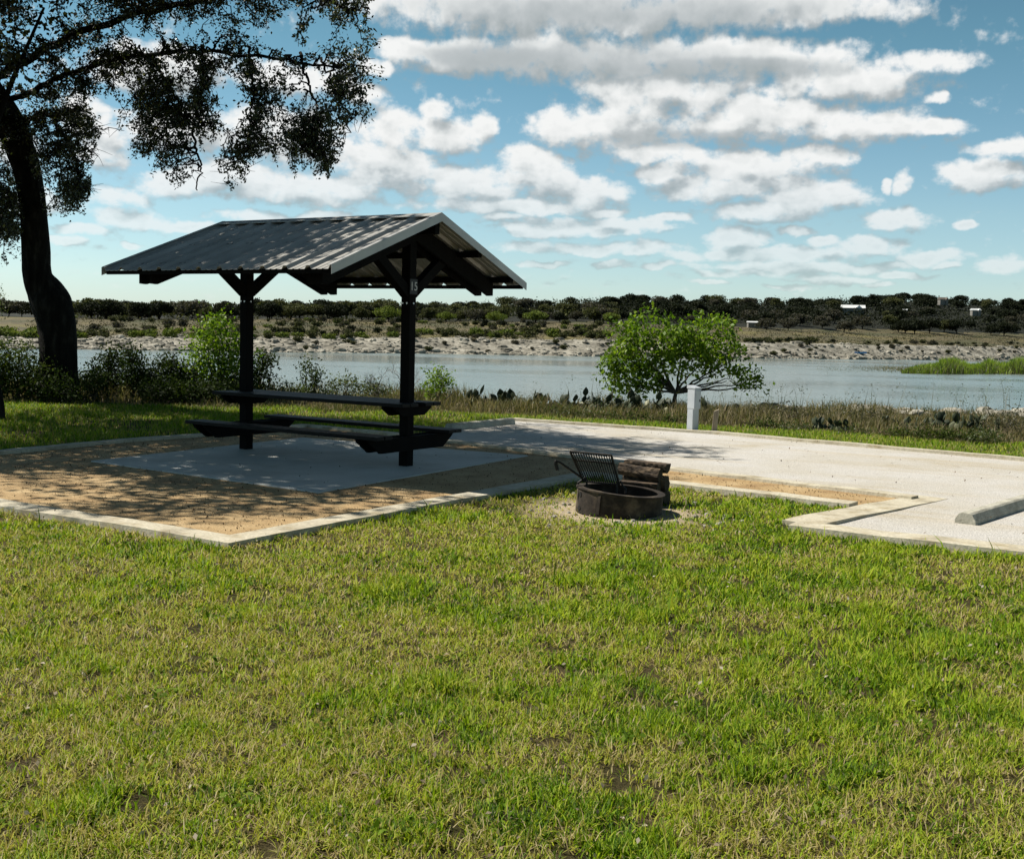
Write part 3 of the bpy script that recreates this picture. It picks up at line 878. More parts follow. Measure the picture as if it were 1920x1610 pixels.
# thin white frame line of the plate
b_ = MB()
for y_, z_, hy, hz in ((0, 2.125, 0.072, 0.002), (0, 1.965, 0.072, 0.002), (-0.07, 2.045, 0.002, 0.078), (0.07, 2.045, 0.002, 0.078)):
    b_.box((-A - 0.0095, y_, z_), (0.0015, 0, 0), (0, hy, 0), (0, 0, hz))
b_.build("plate_border", M['soot'], plate)

# ------------------------------------------------------------------ picnic table on the posts
tb = frame_thing("picnic_table", "dark wooden picnic table with two benches carried on the shelter posts", "table")
ta, te = -0.215, 2.73
b_ = MB()
for t0, t1 in ((-0.365, -0.222), (-0.212, -0.068), (0.068, 0.212), (0.222, 0.365)):
    b_.box(((ta + te) / 2, (t0 + t1) / 2, 0.73), ((te - ta) / 2, 0, 0), (0, (t1 - t0) / 2, 0), (0, 0, 0.02))
b_.box((LP / 2, 0, 0.73), (LP / 2 - 0.07, 0, 0), (0, 0.058, 0), (0, 0, 0.02))
b_.build("tabletop", M['plank'], tb, bevel=0.005)
for sg in (-1, 1):
    b_ = MB()
    for t0, t1 in ((0.53, 0.655), (0.668, 0.795)):
        b_.box(((ta + te) / 2, sg * (t0 + t1) / 2, 0.392), ((te - ta) / 2, 0, 0), (0, (t1 - t0) / 2, 0), (0, 0, 0.02))
    b_.build("bench", M['plank'], tb, bevel=0.005)
for s in (0, LP):
    for ds in (-A - 0.043, A + 0.003):
        b_ = MB()
        b_.prism([(s + ds, -0.33, 0.7085), (s + ds, 0.33, 0.7085), (s + ds, 0.33, 0.68), (s + ds, 0.2, 0.60), (s + ds, -0.2, 0.60), (s + ds, -0.33, 0.68)], (0.04, 0, 0))
        b_.build("table_support", M['wood'], tb)
        b_ = MB()
        b_.prism([(s + ds, -0.78, 0.3705), (s + ds, 0.78, 0.3705), (s + ds, 0.76, 0.335), (s + ds, 0.58, 0.21), (s + ds, -0.58, 0.21), (s + ds, -0.76, 0.335)], (0.04, 0, 0))
        b_.build("bench_support", M['wood'], tb)

# ------------------------------------------------------------------ wheel stops


def wheel_stop(corner, direction, length, label):
    o = thing("wheel_stop", label, "wheel stop", corner, "concrete wheel stops on the gravel pad")
    d = direction.normalized(); n = Vector((d.y, -d.x, 0))
    b_ = MB()
    # length-wise strips so that edges can be chipped
    prof = [(-0.092, 0.0), (-0.088, 0.034), (-0.058, 0.086), (-0.036, 0.098), (0.036, 0.098), (0.058, 0.086), (0.088, 0.034), (0.092, 0.0)]
    K_ = 14
    V, Fs = [], []
    for i in range(K_ + 1):
        for (q, z) in prof:
            j = 0.004 * (random.random() - 0.5)
            p = d * (length * i / K_) + n * (q + j)
            V.append((p.x, p.y, z + 0.017 + (j if z > 0.05 else 0)))
    k = len(prof)
    for i in range(K_):
        for q in range(k - 1):
            a = i * k + q
            Fs.append((a, a + 1, a + 1 + k, a + k))
    Fs += [tuple(range(k))[::-1], tuple(K_ * k + q for q in range(k))]
    b_.add(V, Fs)
    b_.build("block", M['stop'], o, bevel=0.004)
    return o


c0 = (G(1783, 983) + G(1835, 988)) / 2
wheel_stop(c0, G(1920, 960) - G(1835, 988), 1.8, "pale concrete wheel stop with chamfered edges at the pad's near right end")
c1 = G(958, 796)
wheel_stop(c1, G(862, 805) - G(960, 795), 1.8, "shaded concrete wheel stop at the pad's far end behind the picnic bench")

# ------------------------------------------------------------------ fire ring
fp = thing("fire_ring", "rusty steel campfire ring with tilted black cooking grate", "fire ring", RING)
RR, RH = 0.382, 0.188
b_ = MB()
n = 96
V, Fs = [], []
prof = [(RR, -0.02), (RR, RH), (RR + 0.014, RH + 0.004), (RR + 0.014, RH + 0.016), (RR - 0.05, RH + 0.016), (RR - 0.05, RH + 0.010), (RR - 0.012, RH + 0.004), (RR - 0.006, -0.02)]
for i in range(n):
    a = 2 * math.pi * i / n
    for r_, z in prof:
        rr = r_ * (1 + 0.004 * math.sin(3 * a + 1))
        V.append((rr * math.cos(a), rr * math.sin(a), z + 0.004 * math.sin(2 * a)))
k = len(prof)
for i in range(n):
    for q in range(k - 1):
        a, c_ = i * k + q, ((i + 1) % n) * k + q
        Fs.append((a, c_, c_ + 1, a + 1))
b_.add(V, Fs)
ring = b_.build("ring", M['rust'], fp)
TILT = Matrix.Rotation(R(4.2), 4, 'Y')
ring.matrix_local = TILT
# seam strap and drain holes
b_ = MB()
a = R(-123)
b_.box((math.cos(a) * (RR + 0.004), math.sin(a) * (RR + 0.004), RH / 2), (math.cos(a) * 0.004, math.sin(a) * 0.004, 0), (-math.sin(a) * 0.014, math.cos(a) * 0.02, 0), (0, 0, RH / 2 - 0.012))
b_.build("seam", M['rust'], ring)
for ang, z in ((-160, 0.145), (-160, 0.025)):
    a = R(ang)
    b_ = MB(); b_.tube([(math.cos(a) * (RR - 0.002), math.sin(a) * (RR - 0.002), z), (math.cos(a) * (RR + 0.003), math.sin(a) * (RR + 0.003), z)], 0.024, 14)
    b_.build("vent_hole", M['soot'], ring)
n = 40
th = np.linspace(0, 2 * math.pi, n, endpoint=False)
V = [(0, 0, 0.08)]; Fs = []
for r_ in (0.12, 0.25, RR - 0.01):
    for a in th:
        V.append((r_ * math.cos(a), r_ * math.sin(a), 0.07 - 0.04 * r_ / RR + 0.03 * (random.random() - 0.5)))
for i in range(n):
    Fs.append((0, 1 + i, 1 + (i + 1) % n))
    for q in range(2):
        a_, c_ = 1 + q * n + i, 1 + q * n + (i + 1) % n
        Fs.append((a_, a_ + n, c_ + n, c_))
b_ = MB(); b_.add(V, Fs); b_.build("ash_bed", M['ash'], fp)
# grate: corners read from the sight lines, standing over the ring
DG = RING.y
bl, br = at(1094, 902, DG + 0.10) - RING, at(1161, 908, DG - 0.02) - RING
tl, tr = at(1069, 846, DG - 0.02) - RING, at(1146, 853, DG - 0.14) - RING
b_ = MB()
for i in range(17):
    f_ = i / 16
    r_ = 0.0110 if i in (0, 16) else 0.0056
    b_.tube([bl.lerp(br, f_), tl.lerp(tr, f_)], r_, 6)
for f_ in (0.0, 0.72, 1.0):
    p, q = bl.lerp(tl, f_), br.lerp(tr, f_)
    b_.tube([p, q], 0.0095, 6)
grate = b_.build("grate", M['soot'], fp)
b_ = MB()
h0 = bl.lerp(tl, 0.12)
h1, h2, h3 = at(1050, 866.5, DG) - RING, at(1041, 864, DG) - RING, at(1045, 881, DG) - RING
b_.tube([h0, h1, h2 + Vector((0.004, 0, 0.002)), h2, h2.lerp(h3, 0.25)], 0.0105, 8)
b_.tube([h2.lerp(h3, 0.15), h3], 0.017, 10)
b_.build("handle", M['soot'], fp)
for p in (bl, br):
    b_ = MB()
    d_ = -0.035
    q = Vector((p.x, p.y, p.z))
    foot = Vector((p.x - 0.02 if p is bl else p.x + 0.01, p.y, 0.17 - 0.07 * p.x))
    top = q + Vector((0.01, 0, 0.035))
    b_.tube([foot + Vector((-0.03, 0, 0)), foot + Vector((-0.028, 0, 0.05)), q + Vector((-0.02, 0, 0.005)), top, q + Vector((0.03, 0, -0.01)), foot + Vector((0.05, 0, 0.04)), foot + Vector((0.05, 0, 0))], 0.0095, 8)
    b_.build("grate_bracket", M['soot'], fp)

# ------------------------------------------------------------------ firewood
LG = "split logs stacked behind the fire ring"
ldir = Vector((0.86, -0.50, 0)).normalized()
lside = Vector((0.50, 0.86, 0)).normalized()


def log(center, length, r, label, seed, yaw=0.0, pitch=0.0, roll=0.0, half=False):
    rg = random.Random(seed)
    o = thing("log", label, "firewood", center, LG)
    d = (Matrix.Rotation(yaw, 3, 'Z') @ ldir)
    d = (d + Vector((0, 0, math.tan(pitch)))).normalized()
    sd_ = Vector((-d.y, d.x, 0)).normalized(); up = d.cross(sd_) * -1
    if up.z < 0: up = -up
    n, K_ = 22, 16
    shape = []
    for i in range(n):
        a = 2 * math.pi * i / n + roll
        rr = r * (1 + 0.10 * math.sin(2 * a + seed) + 0.06 * math.sin(5 * a + seed * 2))
        c_, s_ = math.cos(a) * rr, math.sin(a) * rr
        if half:
            s_ = min(s_, r * 0.35)
            if half == 2: c_ = max(c_, -r * 0.55)
        shape.append((c_, s_))
    V, Fs = [], []
    bend = rg.uniform(-0.02, 0.02)
    for k_ in range(K_ + 1):
        f_ = k_ / K_ - 0.5
        tap = 1 + 0.10 * f_ * rg.choice((1, 1)) + 0.05 * math.sin(f_ * 9 + seed)
        for (c_, s_) in shape:
            j = 1 + rg.uniform(-0.07, 0.07)
            p = d * (f_ * length) + sd_ * (c_ * tap * j + bend * math.cos(f_ * 3)) + up * (s_ * tap * j)
            V.append(p)
    for k_ in range(K_):
        for i in range(n):
            a = k_ * n + i; c_ = k_ * n + (i + 1) % n
            Fs.append((a, c_, c_ + n, a + n))
    b_ = MB(); b_.add(V, Fs); b_.build("bark", M['logbark'], o)
    for k_, sgn in ((0, -1), (K_, 1)):
        b_ = MB()
        cc = sum((V[k_ * n + i] for i in range(n)), Vector()) / n + d * (0.004 * sgn)
        b_.add([cc] + [V[k_ * n + i] + d * (0.0015 * sgn) for i in range(n)], [((0, 1 + i, 1 + (i + 1) % n) if sgn > 0 else (0, 1 + (i + 1) % n, 1 + i)) for i in range(n)])
        b_.build("cut_end", M['logend'], o)
    return o


LB = G(1203, 945)
LB.z = 0
lx = lambda a, b_, z: LB + ldir * a + lside * b_ + Vector((0, 0, z * 0.96))
log(lx(0.0, -0.09, 0.070), 0.43, 0.068, "charred bottom log of the pile nearest the ring", 1)
log(lx(0.01, 0.075, 0.075), 0.42, 0.072, "bottom log of the pile on its far side", 2, roll=1)
log(lx(0.0, -0.075, 0.205), 0.38, 0.064, "orange-brown split log in the middle of the pile facing the ring", 3, yaw=0.12, half=1)
log(lx(0.0, 0.075, 0.213), 0.43, 0.064, "grey barked log in the middle layer on the pile's far side", 4, roll=2)
log(lx(-0.02, -0.02, 0.318), 0.42, 0.052, "rough barked log second from the top of the pile", 5, yaw=-0.05, pitch=-0.07)
log(lx(0.01, 0.075, 0.388), 0.42, 0.060, "thick dark log lying topmost on the firewood pile", 6, pitch=-0.03, half=1)

# ------------------------------------------------------------------ utility pedestal and stake
pb = G(1298, 811)
D_ = pb.y
k_ = D_ / F
pd = thing("utility_pedestal", "pale grey campsite power pedestal beside the leafy small tree", "utility pedestal", pb)
hgt = 87 * k_
w1, w2 = 10.4 * k_ * 0.78, 0.0
ux, uy = Vector((math.cos(R(38)), math.sin(R(38)), 0)), Vector((-math.sin(R(38)), math.cos(R(38)), 0))
b_ = MB()
b_.box((0, 0, hgt * 0.27), ux * w1, uy * w1 * 0.9, (0, 0, hgt * 0.29))
b_.build("pillar", M['pedestal'], pd, bevel=0.006)
b_ = MB()
b_.box(uy * -0.012 + Vector((0, 0, hgt * 0.735)), ux * (w1 * 1.06), uy * (w1 * 1.12), (0, 0, hgt * 0.215))
cab = b_.build("cabinet", M['pedestal'], pd, bevel=0.006)
b_ = MB()
zt = hgt * 0.952
b_.prism([ux * (-w1 * 1.16) + uy * (-w1 * 1.4) + Vector((0, 0, zt)), ux * (-w1 * 1.16) + uy * (w1 * 1.16) + Vector((0, 0, zt)), ux * (-w1 * 1.16) + uy * (w1 * 1.16) + Vector((0, 0, zt + 0.055)), ux * (-w1 * 1.16) + uy * (-w1 * 1.4) + Vector((0, 0, zt + 0.018))], ux * (w1 * 2.32))
b_.build("hood", M['pedestal'], pd, bevel=0.003)
b_ = MB()
b_.box(uy * (-w1 * 1.12 - 0.016) + Vector((0, 0, hgt * 0.73)), ux * (w1 * 0.9), uy * 0.004, (0, 0, hgt * 0.185))
b_.build("door", M['pedestal'], cab, bevel=0.002)
sb = G(1338, 814)
b_ = MB()
b_.box(uy * (-w1 * 1.12 - 0.022) + ux * (w1 * 0.55) + Vector((0, 0, hgt * 0.70)), ux * 0.008, uy * 0.005, (0, 0, 0.02))
b_.build("latch", M['darkgap'], cab)
st_ = thing("wooden_stake", "short weathered wooden stake right of the pedestal", "stake", sb)
b_ = MB()
top = at(1343, 769, sb.y) - sb
V = []
w = 5.0 * sb.y / F
for z_, c_ in ((0, Vector((0, 0, -0.03))), (1, top)):
    for dx, dy in ((-1, -0.7), (1, -0.7), (1.1, 0.8), (-0.9, 0.7)):
        V.append(c_ + Vector((dx * w, dy * w, (0.02 * dx) if z_ else 0)))
b_.add(V, [(3, 2, 1, 0), (4, 5, 6, 7), (0, 1, 5, 4), (1, 2, 6, 5), (2, 3, 7, 6), (3, 0, 4, 7)])
b_.build("shaft", M['stake'], st_, bevel=0.006)

#PART2
# ------------------------------------------------------------------ vegetation helpers
TREE_COUNT = 0


def bez(p0, p1, p2, n):
    t = np.linspace(0, 1, n)[:, None]
    p0, p1, p2 = (np.asarray(p, float) for p in (p0, p1, p2))
    return p0 * (1 - t) ** 2 + 2 * p1 * t * (1 - t) + p2 * t * t


def polyline(pts, n):
    """smooth resample (Catmull-Rom) of control points"""
    P = np.asarray(pts, float)
    P = np.vstack([2 * P[0] - P[1], P, 2 * P[-1] - P[-2]])
    out = []
    k = len(P) - 3
    for u in np.linspace(0, k - 1e-6, n):
        i = int(u); t = u - i
        a, b_, c_, d = P[i], P[i + 1], P[i + 2], P[i + 3]
        out.append(0.5 * (2 * b_ + (c_ - a) * t + (2 * a - 5 * b_ + 4 * c_ - d) * t * t + (3 * b_ - a - 3 * c_ + d) * t ** 3))
    return np.array(out)


# ------------------------------------------------------------------ the big live oak
rg = np.random.default_rng(21)
oak_base = at(110, 755, 22.0); oak_base.z = 0
oak = thing("live_oak_tree", "big live oak with a thick leaning dark trunk and branches overhanging the shelter", "tree", oak_base)
OB = np.array(oak_base)
ctl = [(112, 775, 96, 22.0), (110, 752, 76, 22.0), (110, 700, 67, 22.0), (109, 640, 66, 22.0), (105, 600, 69, 22.0), (97, 572, 74, 22.0), (84, 547, 66, 22.0), (70, 515, 51, 21.9), (67, 455, 48, 21.8), (60, 380, 46, 21.6), (46, 305, 49, 21.4), (22, 240, 54, 21.2), (-12, 190, 58, 21.0), (-40, 140, 58, 20.8), (-60, 60, 52, 20.6), (-75, -60, 42, 20.3), (-90, -200, 26, 20.0)]
tp = polyline([np.array(at(x, y, D)) for x, y, w, D in ctl], 90)
tr_ = np.interp(np.linspace(0, 1, 90), np.linspace(0, 1, len(ctl)), [w * D / F / 2 for x, y, w, D in ctl])
b_ = MB(); b_.tube(tp - OB, list(tr_), 26)
for j, v in enumerate(b_.v):                     # knobbly bark
    x, y, z = v
    i = j // 26
    c_ = tp[min(i, 89)] - OB
    dv = np.array(v) - c_
    ang = math.atan2(dv[1], dv[0])
    kf = 1 + 0.12 * (float(vn(ang * 3, z * 1.2, 1.0, 3)) - 0.5) + 0.10 * (float(vn(ang * 9, z * 3.0, 1.0, 5)) - 0.5)
    b_.v[j] = tuple(c_ + dv * kf)
limbs = [
    ([(-8, 195, 21.0), (60, 165, 20.6), (140, 125, 20.2), (250, 98, 19.6), (380, 88, 19.0), (520, 96, 18.5), (640, 120, 18.0)], 0.058),
    ([(-30, 160, 20.9), (60, 110, 20.2), (190, 50, 19.3), (350, 5, 18.4), (520, -20, 17.6), (660, 20, 17.0)], 0.075),
    ([(30, 245, 21.2), (75, 215, 21.0), (110, 240, 20.8), (140, 300, 20.6), (150, 370, 20.5)], 0.05),
    ([(-20, 180, 21.0), (-70, 200, 21.2), (-60, 290, 21.5), (5, 360, 21.7), (25, 440, 21.8)], 0.05),
    ([(-60, 60, 20.6), (40, -60, 19.5), (200, -170, 18), (380, -260, 16.5)], 0.13),
    ([(-60, 40, 20.6), (-200, -80, 18.5), (-250, -250, 16), (-200, -400, 14.5)], 0.14),
    ([(-70, -20, 20.5), (-300, -20, 20), (-600, -120, 19)], 0.12),
    ([(-80, -120, 20.2), (0, -330, 20), (180, -480, 19.5)], 0.10),
    ([(250, 98, 19.6), (300, 150, 19.4), (318, 215, 19.3), (345, 245, 19.2)], 0.030),
    ([(380, 88, 19.0), (385, 160, 18.9), (376, 240, 18.8), (392, 300, 18.8), (382, 345, 18.8)], 0.035),
    ([(470, 92, 18.7), (480, 160, 18.6), (472, 230, 18.5), (455, 300, 18.5)], 0.026),
    ([(560, 100, 18.4), (585, 150, 18.2), (600, 220, 18.1), (590, 300, 18.0)], 0.026),
    ([(600, 112, 18.2), (640, 170, 18.0), (680, 215, 17.9)], 0.02),
]
LIMB = []
for pts, r0 in limbs:
    q = polyline([np.array(at(*p)) for p in pts], 40)
    q = q + (rg.random(q.shape) - 0.5) * 0.05 + np.cumsum(rg.normal(0, 0.012, q.shape), 0)
    LIMB.append(q)
    b_.tube(q - OB, list(np.linspace(r0, r0 * 0.28, 40)), 9)

YLX = [-400, -150, -20, 5, 40, 52, 64, 85, 120, 165, 176, 205, 222, 240, 290, 335, 350, 372, 400, 425, 450, 470, 490, 520, 552, 575, 592, 610, 640, 655, 672, 692, 706, 716]
YLY = [470, 440, 470, 490, 475, 300, 320, 405, 415, 385, 275, 195, 225, 285, 325, 360, 350, 275, 285, 350, 362, 300, 280, 300, 322, 300, 345, 330, 280, 205, 200, 240, 215, 140]
ends = []
tries = 0
while len(ends) < 500 and tries < 60000:
    tries += 1
    x = rg.uniform(-140, 705)
    yl = float(np.interp(x, YLX, YLY))
    y = yl - 8 - abs(rg.normal(0, 1)) * 70 if rg.random() < 0.36 else rg.uniform(-60, min(yl, 235))
    if y > yl - 4 or (x > 650 and rg.random() < 0.55):
        continue
    # holes where the sky shows through
    if vn(x, y, 1 / 52.0, 31) > (0.56 if y > 150 else 0.62) and rg.random() < 0.85:
        continue
    ends.append((x, y))
for _ in range(75):
    ends.append((rg.uniform(-70, 44), rg.uniform(225, 470)))
for _ in range(70):
    x = rg.uniform(62, 170)
    ends.append((x, rg.uniform(170, float(np.interp(x, YLX, YLY)) - 6)))
lp, tips = [], []
allimb = np.vstack([l[6:] for l in LIMB])
apx, apy = proj(allimb)
for (x, y) in ends:
    sc = np.hypot(apx - x, apy - y) + np.where(apy > y + 20, 160, 0) + rg.uniform(0, 70, len(apx))
    j = int(np.argmin(sc))
    st0 = allimb[j]
    D = st0[1] + rg.normal(0, 0.75)
    e = np.array(at(x, y, D))
    mid = (st0 + e) / 2 + np.array([rg.normal(0, .15) + (e[0] - st0[0]) * 0.22, rg.normal(0, .25), abs(st0[2] - e[2]) * 0.28 + 0.10])
    n = 12
    c_ = bez(st0, mid, e, n)
    c_[1:] += rg.normal(0, 0.03, (n - 1, 3))
    b_.tube(c_ - OB, list(np.linspace(0.016, 0.004, n)), 4, cap=False)
    ln = np.linalg.norm(e - st0)
    for k in range(int(5 + ln * 4)):
        t = rg.uniform(0.35, 1.0) ** 0.8
        p0 = c_[min(n - 1, int(t * (n - 1)))]
        d = rg.normal(size=3); d[2] -= 0.35; d = d / np.linalg.norm(d)
        L_ = rg.uniform(0.10, 0.34)
        p1 = p0 + d * L_
        b_.tube([p0 - OB, (p0 + p1) / 2 - OB + rg.normal(0, .012, 3), p1 - OB], [0.005, 0.004, 0.0025], 3, cap=False)
        m1 = int(rg.integers(10, 19))
        u_ = rg.uniform(0.25, 1.1, m1)[:, None]
        lp.append(p0 + (p1 - p0) * u_ + rg.normal(0, 0.035, (m1, 3)))
lp = np.vstack(lp)
qx, qy = proj(lp)
keep = qy < np.interp(qx, YLX, YLY) + 14
lp = lp[keep]
V1, F1 = leaves(lp, 0.057, 0.52, 0.2, rg, 0.2)
T1 = np.repeat(rg.random(len(lp)) ** 1.6 * 0.95, 4)
# rest of the crown, above and left of what the picture frames; shades shelter and mulch
cl = []
while len(cl) < 1750:
    p = rg.normal(size=3); p = p / np.linalg.norm(p) * rg.random() ** 0.45
    c_ = np.array([-9.2, 17.4, 6.9]) + p * np.array([5.3, 6.8, 2.6])
    if c_[2] < 4.6:
        continue
    x, y = proj(c_)
    if c_[1] > 2 and ((x > -90 and y > 0) or (x > 690 and y > -60)):
        continue
    if c_[1] < 11.3:
        continue
    if vn(c_[0], c_[1], 0.85, 77) > 0.64:
        continue
    cl.append(c_)
while len(cl) < 1900:                               # unseen bough of leaf clusters, added to shade the shelter's roof
    p = rg.normal(size=3); p = p / np.linalg.norm(p) * rg.random() ** 0.45
    c_ = np.array([-6.8, 15.2, 6.4]) + p * np.array([2.0, 2.8, 1.2])
    x, y = proj(c_)
    if x > -90 and y > -20:
        continue
    cl.append(c_)
cl = np.array(cl)
pp = (cl[:, None, :] + rg.normal(0, 0.20, (len(cl), 40, 3))).reshape(-1, 3)
qx, qy = proj(pp)
pp = pp[~(((qx > -60) & (qy > -30) & (qx < 720)) | ((qx > 715) & (qy > -20)))]
V2, F2 = leaves(pp, 0.125, 0.6, 0.4, rg)
T2 = np.repeat(rg.random(len(pp)) ** 1.6 * 0.9, 4)
b_.build("trunk", M['bark'], oak, smooth=True)
npmesh("crown", np.vstack([V1, V2]) - OB, np.vstack([F1, F2 + len(V1)]), M['oakleaf'], oak, np.concatenate([T1, T2]))

# a second trunk standing half outside the left edge
t2 = at(-9, 788, 17.5); t2.z = 0
tt_ = thing("oak_tree", "dark trunk cut by the photo's left edge on the shaded lawn", "tree", t2)
b_ = MB()
path = polyline([(0, 0, -0.05), (-0.05, 0.05, 0.4), (-0.35, 0.1, 1.5), (-0.9, 0.2, 3.0), (-1.3, 0.2, 5.0)], 24)
b_.tube(path, list(np.linspace(0.15, 0.08, 24)), 14)
for e in ((-2.8, 1, 6.2), (0.2, 1.5, 6.6), (-1.2, -1.4, 6.4)):
    b_.tube(polyline([path[15], (path[15] + np.array(e)) / 2 + np.array([0, 0, .3]), np.array(e)], 12), list(np.linspace(0.07, 0.02, 12)), 7)
b_.build("trunk", M['bark'], tt_, smooth=True)
cl = rg.normal(size=(120, 3)); cl = cl / np.linalg.norm(cl, axis=1, keepdims=True) * rg.random((120, 1)) ** 0.4 * np.array([2.6, 2.6, 1.5]) + np.array([-1.6, 0.4, 6.2])
pp = (cl[:, None, :] + rg.normal(0, 0.2, (120, 26, 3))).reshape(-1, 3)
V1, F1 = leaves(pp, 0.10, 0.6, 0.4, rg)
npmesh("crown", V1, F1, M['oakleaf'], tt_, np.repeat(rg.random(len(pp)), 4))


# ------------------------------------------------------------------ shrubs and small trees near by
def shrub(name, label, cat, base, blobs, nleaf, lsize, material, wood='twig', nstem=7, group=None, seed=0, tone=(0.0, 1.0), clump=0.16, stemr=0.022, fork=None, per=16):
    """blobs: ellipsoids (x, z, rx, ry, rz, y) in metres from the base; leaves sit in clumps on twigs inside them"""
    rg = np.random.default_rng(100 + seed)
    o = thing(name, label, cat, base, group)
    cents, wts = [], []
    for bl_ in blobs:
        x, z, rx, ry, rz = bl_[:5]
        cents.append(((x, bl_[5] if len(bl_) > 5 else 0, z), (rx, ry, rz)))
        wts.append(rx * rz)
    wts = np.array(wts) / sum(wts)
    nc = max(6, nleaf // per)
    C_ = []
    for i in rg.choice(len(blobs), nc, p=wts):
        (c_, r_) = cents[i]
        d = rg.normal(size=3); d /= np.linalg.norm(d)
        C_.append(np.array(c_) + d * rg.random() ** 0.4 * np.array(r_))
    C_ = np.array(C_)
    C_ = C_[C_[:, 2] > 0.02]
    w = MB()
    stems = []
    for i in range(nstem):
        (c_, r_) = cents[i % len(cents)]
        e = np.array(c_) + rg.normal(0, 0.45, 3) * np.array(r_)
        e[2] = max(e[2], 0.1)
        s0 = np.array([rg.normal(0, 0.05), rg.normal(0, 0.05), -0.08])
        if fork is not None:
            s0 = np.array(fork)
        m1 = (s0 + e) / 2 + np.array([rg.normal(0, .08), rg.normal(0, .08), (0.02 if abs(e[0]) > .6 else 0.05)])
        q = bez(s0, m1, e, 10); q[1:-1] += rg.normal(0, 0.015, (8, 3))
        stems.append(q)
        w.tube(q, list(np.linspace(stemr, stemr * 0.25, 10)), 5, cap=False)
    if fork is not None:
        w.tube(bez((0, 0, -0.1), (fork[0] * .2, 0, fork[2] * .5), fork, 8), list(np.linspace(stemr * 1.9, stemr * 1.3, 8)), 8, cap=False)
    sp = np.vstack(stems)
    for c_ in C_[::2]:
        j = int(np.argmin(np.linalg.norm(sp - c_, axis=1) + rg.random(len(sp)) * 0.1))
        m1 = (sp[j] + c_) / 2 + rg.normal(0, .03, 3)
        w.tube([sp[j], m1, c_], [stemr * 0.22, stemr * 0.16, stemr * 0.1], 3, cap=False)
    w.build("stems", M[wood], o)
    P = (C_[:, None, :] + rg.normal(0, clump * 0.5, (len(C_), per, 3))).reshape(-1, 3)
    P = P[P[:, 2] > 0.01]
    Vv, Ff = leaves(P, lsize, 0.55, 0.45, rg)
    T = np.repeat(tone[0] + (tone[1] - tone[0]) * np.clip(rg.random(len(P)) * 0.75 + np.repeat(rg.random(len(C_)), per)[:len(P)] * 0.25, 0, 1), 4)
    npmesh("foliage", Vv, Ff, M[material], o, T)
    return o


def pxshrub(name, label, cat, px, py, D, blobs_px, nleaf, lsize, material, **kw):
    """blobs given in photograph pixels relative to the base, turned into metres at distance D"""
    base = at(px, py, D)
    k = D / F
    base.z = float(ground_z(base.x, base.y))
    dz = at(px, py, D).z - base.z
    bl_ = [(x * k, -y * k + dz, rx * k, (rx + ry) / 2 * k, ry * k) for (x, y, rx, ry) in blobs_px]
    return shrub(name, label, cat, base, bl_, nleaf, lsize, material, **kw)


pxshrub("small_tree", "small leafy bright green tree with forked trunk by the water behind the pedestal", "tree", 1262, 762, 24.6,
        [(-80, -75, 62, 62), (-30, -130, 90, 52), (50, -125, 82, 55), (-95, -58, 42, 44), (0, -92, 80, 44), (80, -92, 55, 46), (130, -58, 34, 20), (155, -46, 18, 14), (-118, -82, 26, 20), (-40, -40, 24, 14)],
        6600, 0.100, 'brightleaf', nstem=20, seed=1, clump=0.16, stemr=0.030, fork=(0.05, 0, 0.34), per=13)
pxshrub("leafy_shrub", "tall bright green shrub beside the shelter's left post", "shrub", 412, 748, 22.8,
        [(-8, -105, 44, 50), (-30, -70, 36, 48), (26, -75, 34, 50), (0, -40, 52, 40), (-4, -140, 16, 22)], 4200, 0.075, 'brightleaf', nstem=10, seed=2, clump=0.22)
pxshrub("leafy_shrub", "dark upright shrub just right of the shelter's left post", "shrub", 492, 742, 23.2,
        [(0, -40, 24, 44), (10, -70, 16, 26), (-12, -30, 22, 30)], 1300, 0.062, 'shadeleaf', nstem=6, seed=3)
pxshrub("leafy_shrub", "pointed dark green shrub over the table's middle against the lake", "shrub", 580, 742, 23.6,
        [(-6, -45, 14, 28), (12, -36, 16, 22), (0, -14, 30, 18)], 800, 0.06, 'shadeleaf', nstem=7, seed=4, tone=(0.2, 1))
pxshrub("leafy_shrub", "pale olive bush behind the middle of the table", "shrub", 650, 746, 23.8,
        [(-10, -26, 26, 24), (26, -18, 36, 18), (-40, -12, 26, 14), (64, -12, 26, 14)], 1400, 0.055, 'oliveleaf', nstem=7, seed=5)
pxshrub("leafy_shrub", "round light green shrub right of the numbered post over the table end", "shrub", 818, 752, 23.4,
        [(0, -40, 24, 26), (16, -32, 18, 22), (-12, -18, 20, 18)], 900, 0.058, 'brightleaf', nstem=7, seed=6, tone=(0.2, 1), clump=0.15)
pxshrub("leafy_shrub", "low olive bush between the two leafy shrubs left of the post", "shrub", 540, 748, 23.0,
        [(0, -16, 36, 18), (-40, -10, 26, 14)], 900, 0.055, 'oliveleaf', nstem=5, seed=7, tone=(0, .6))
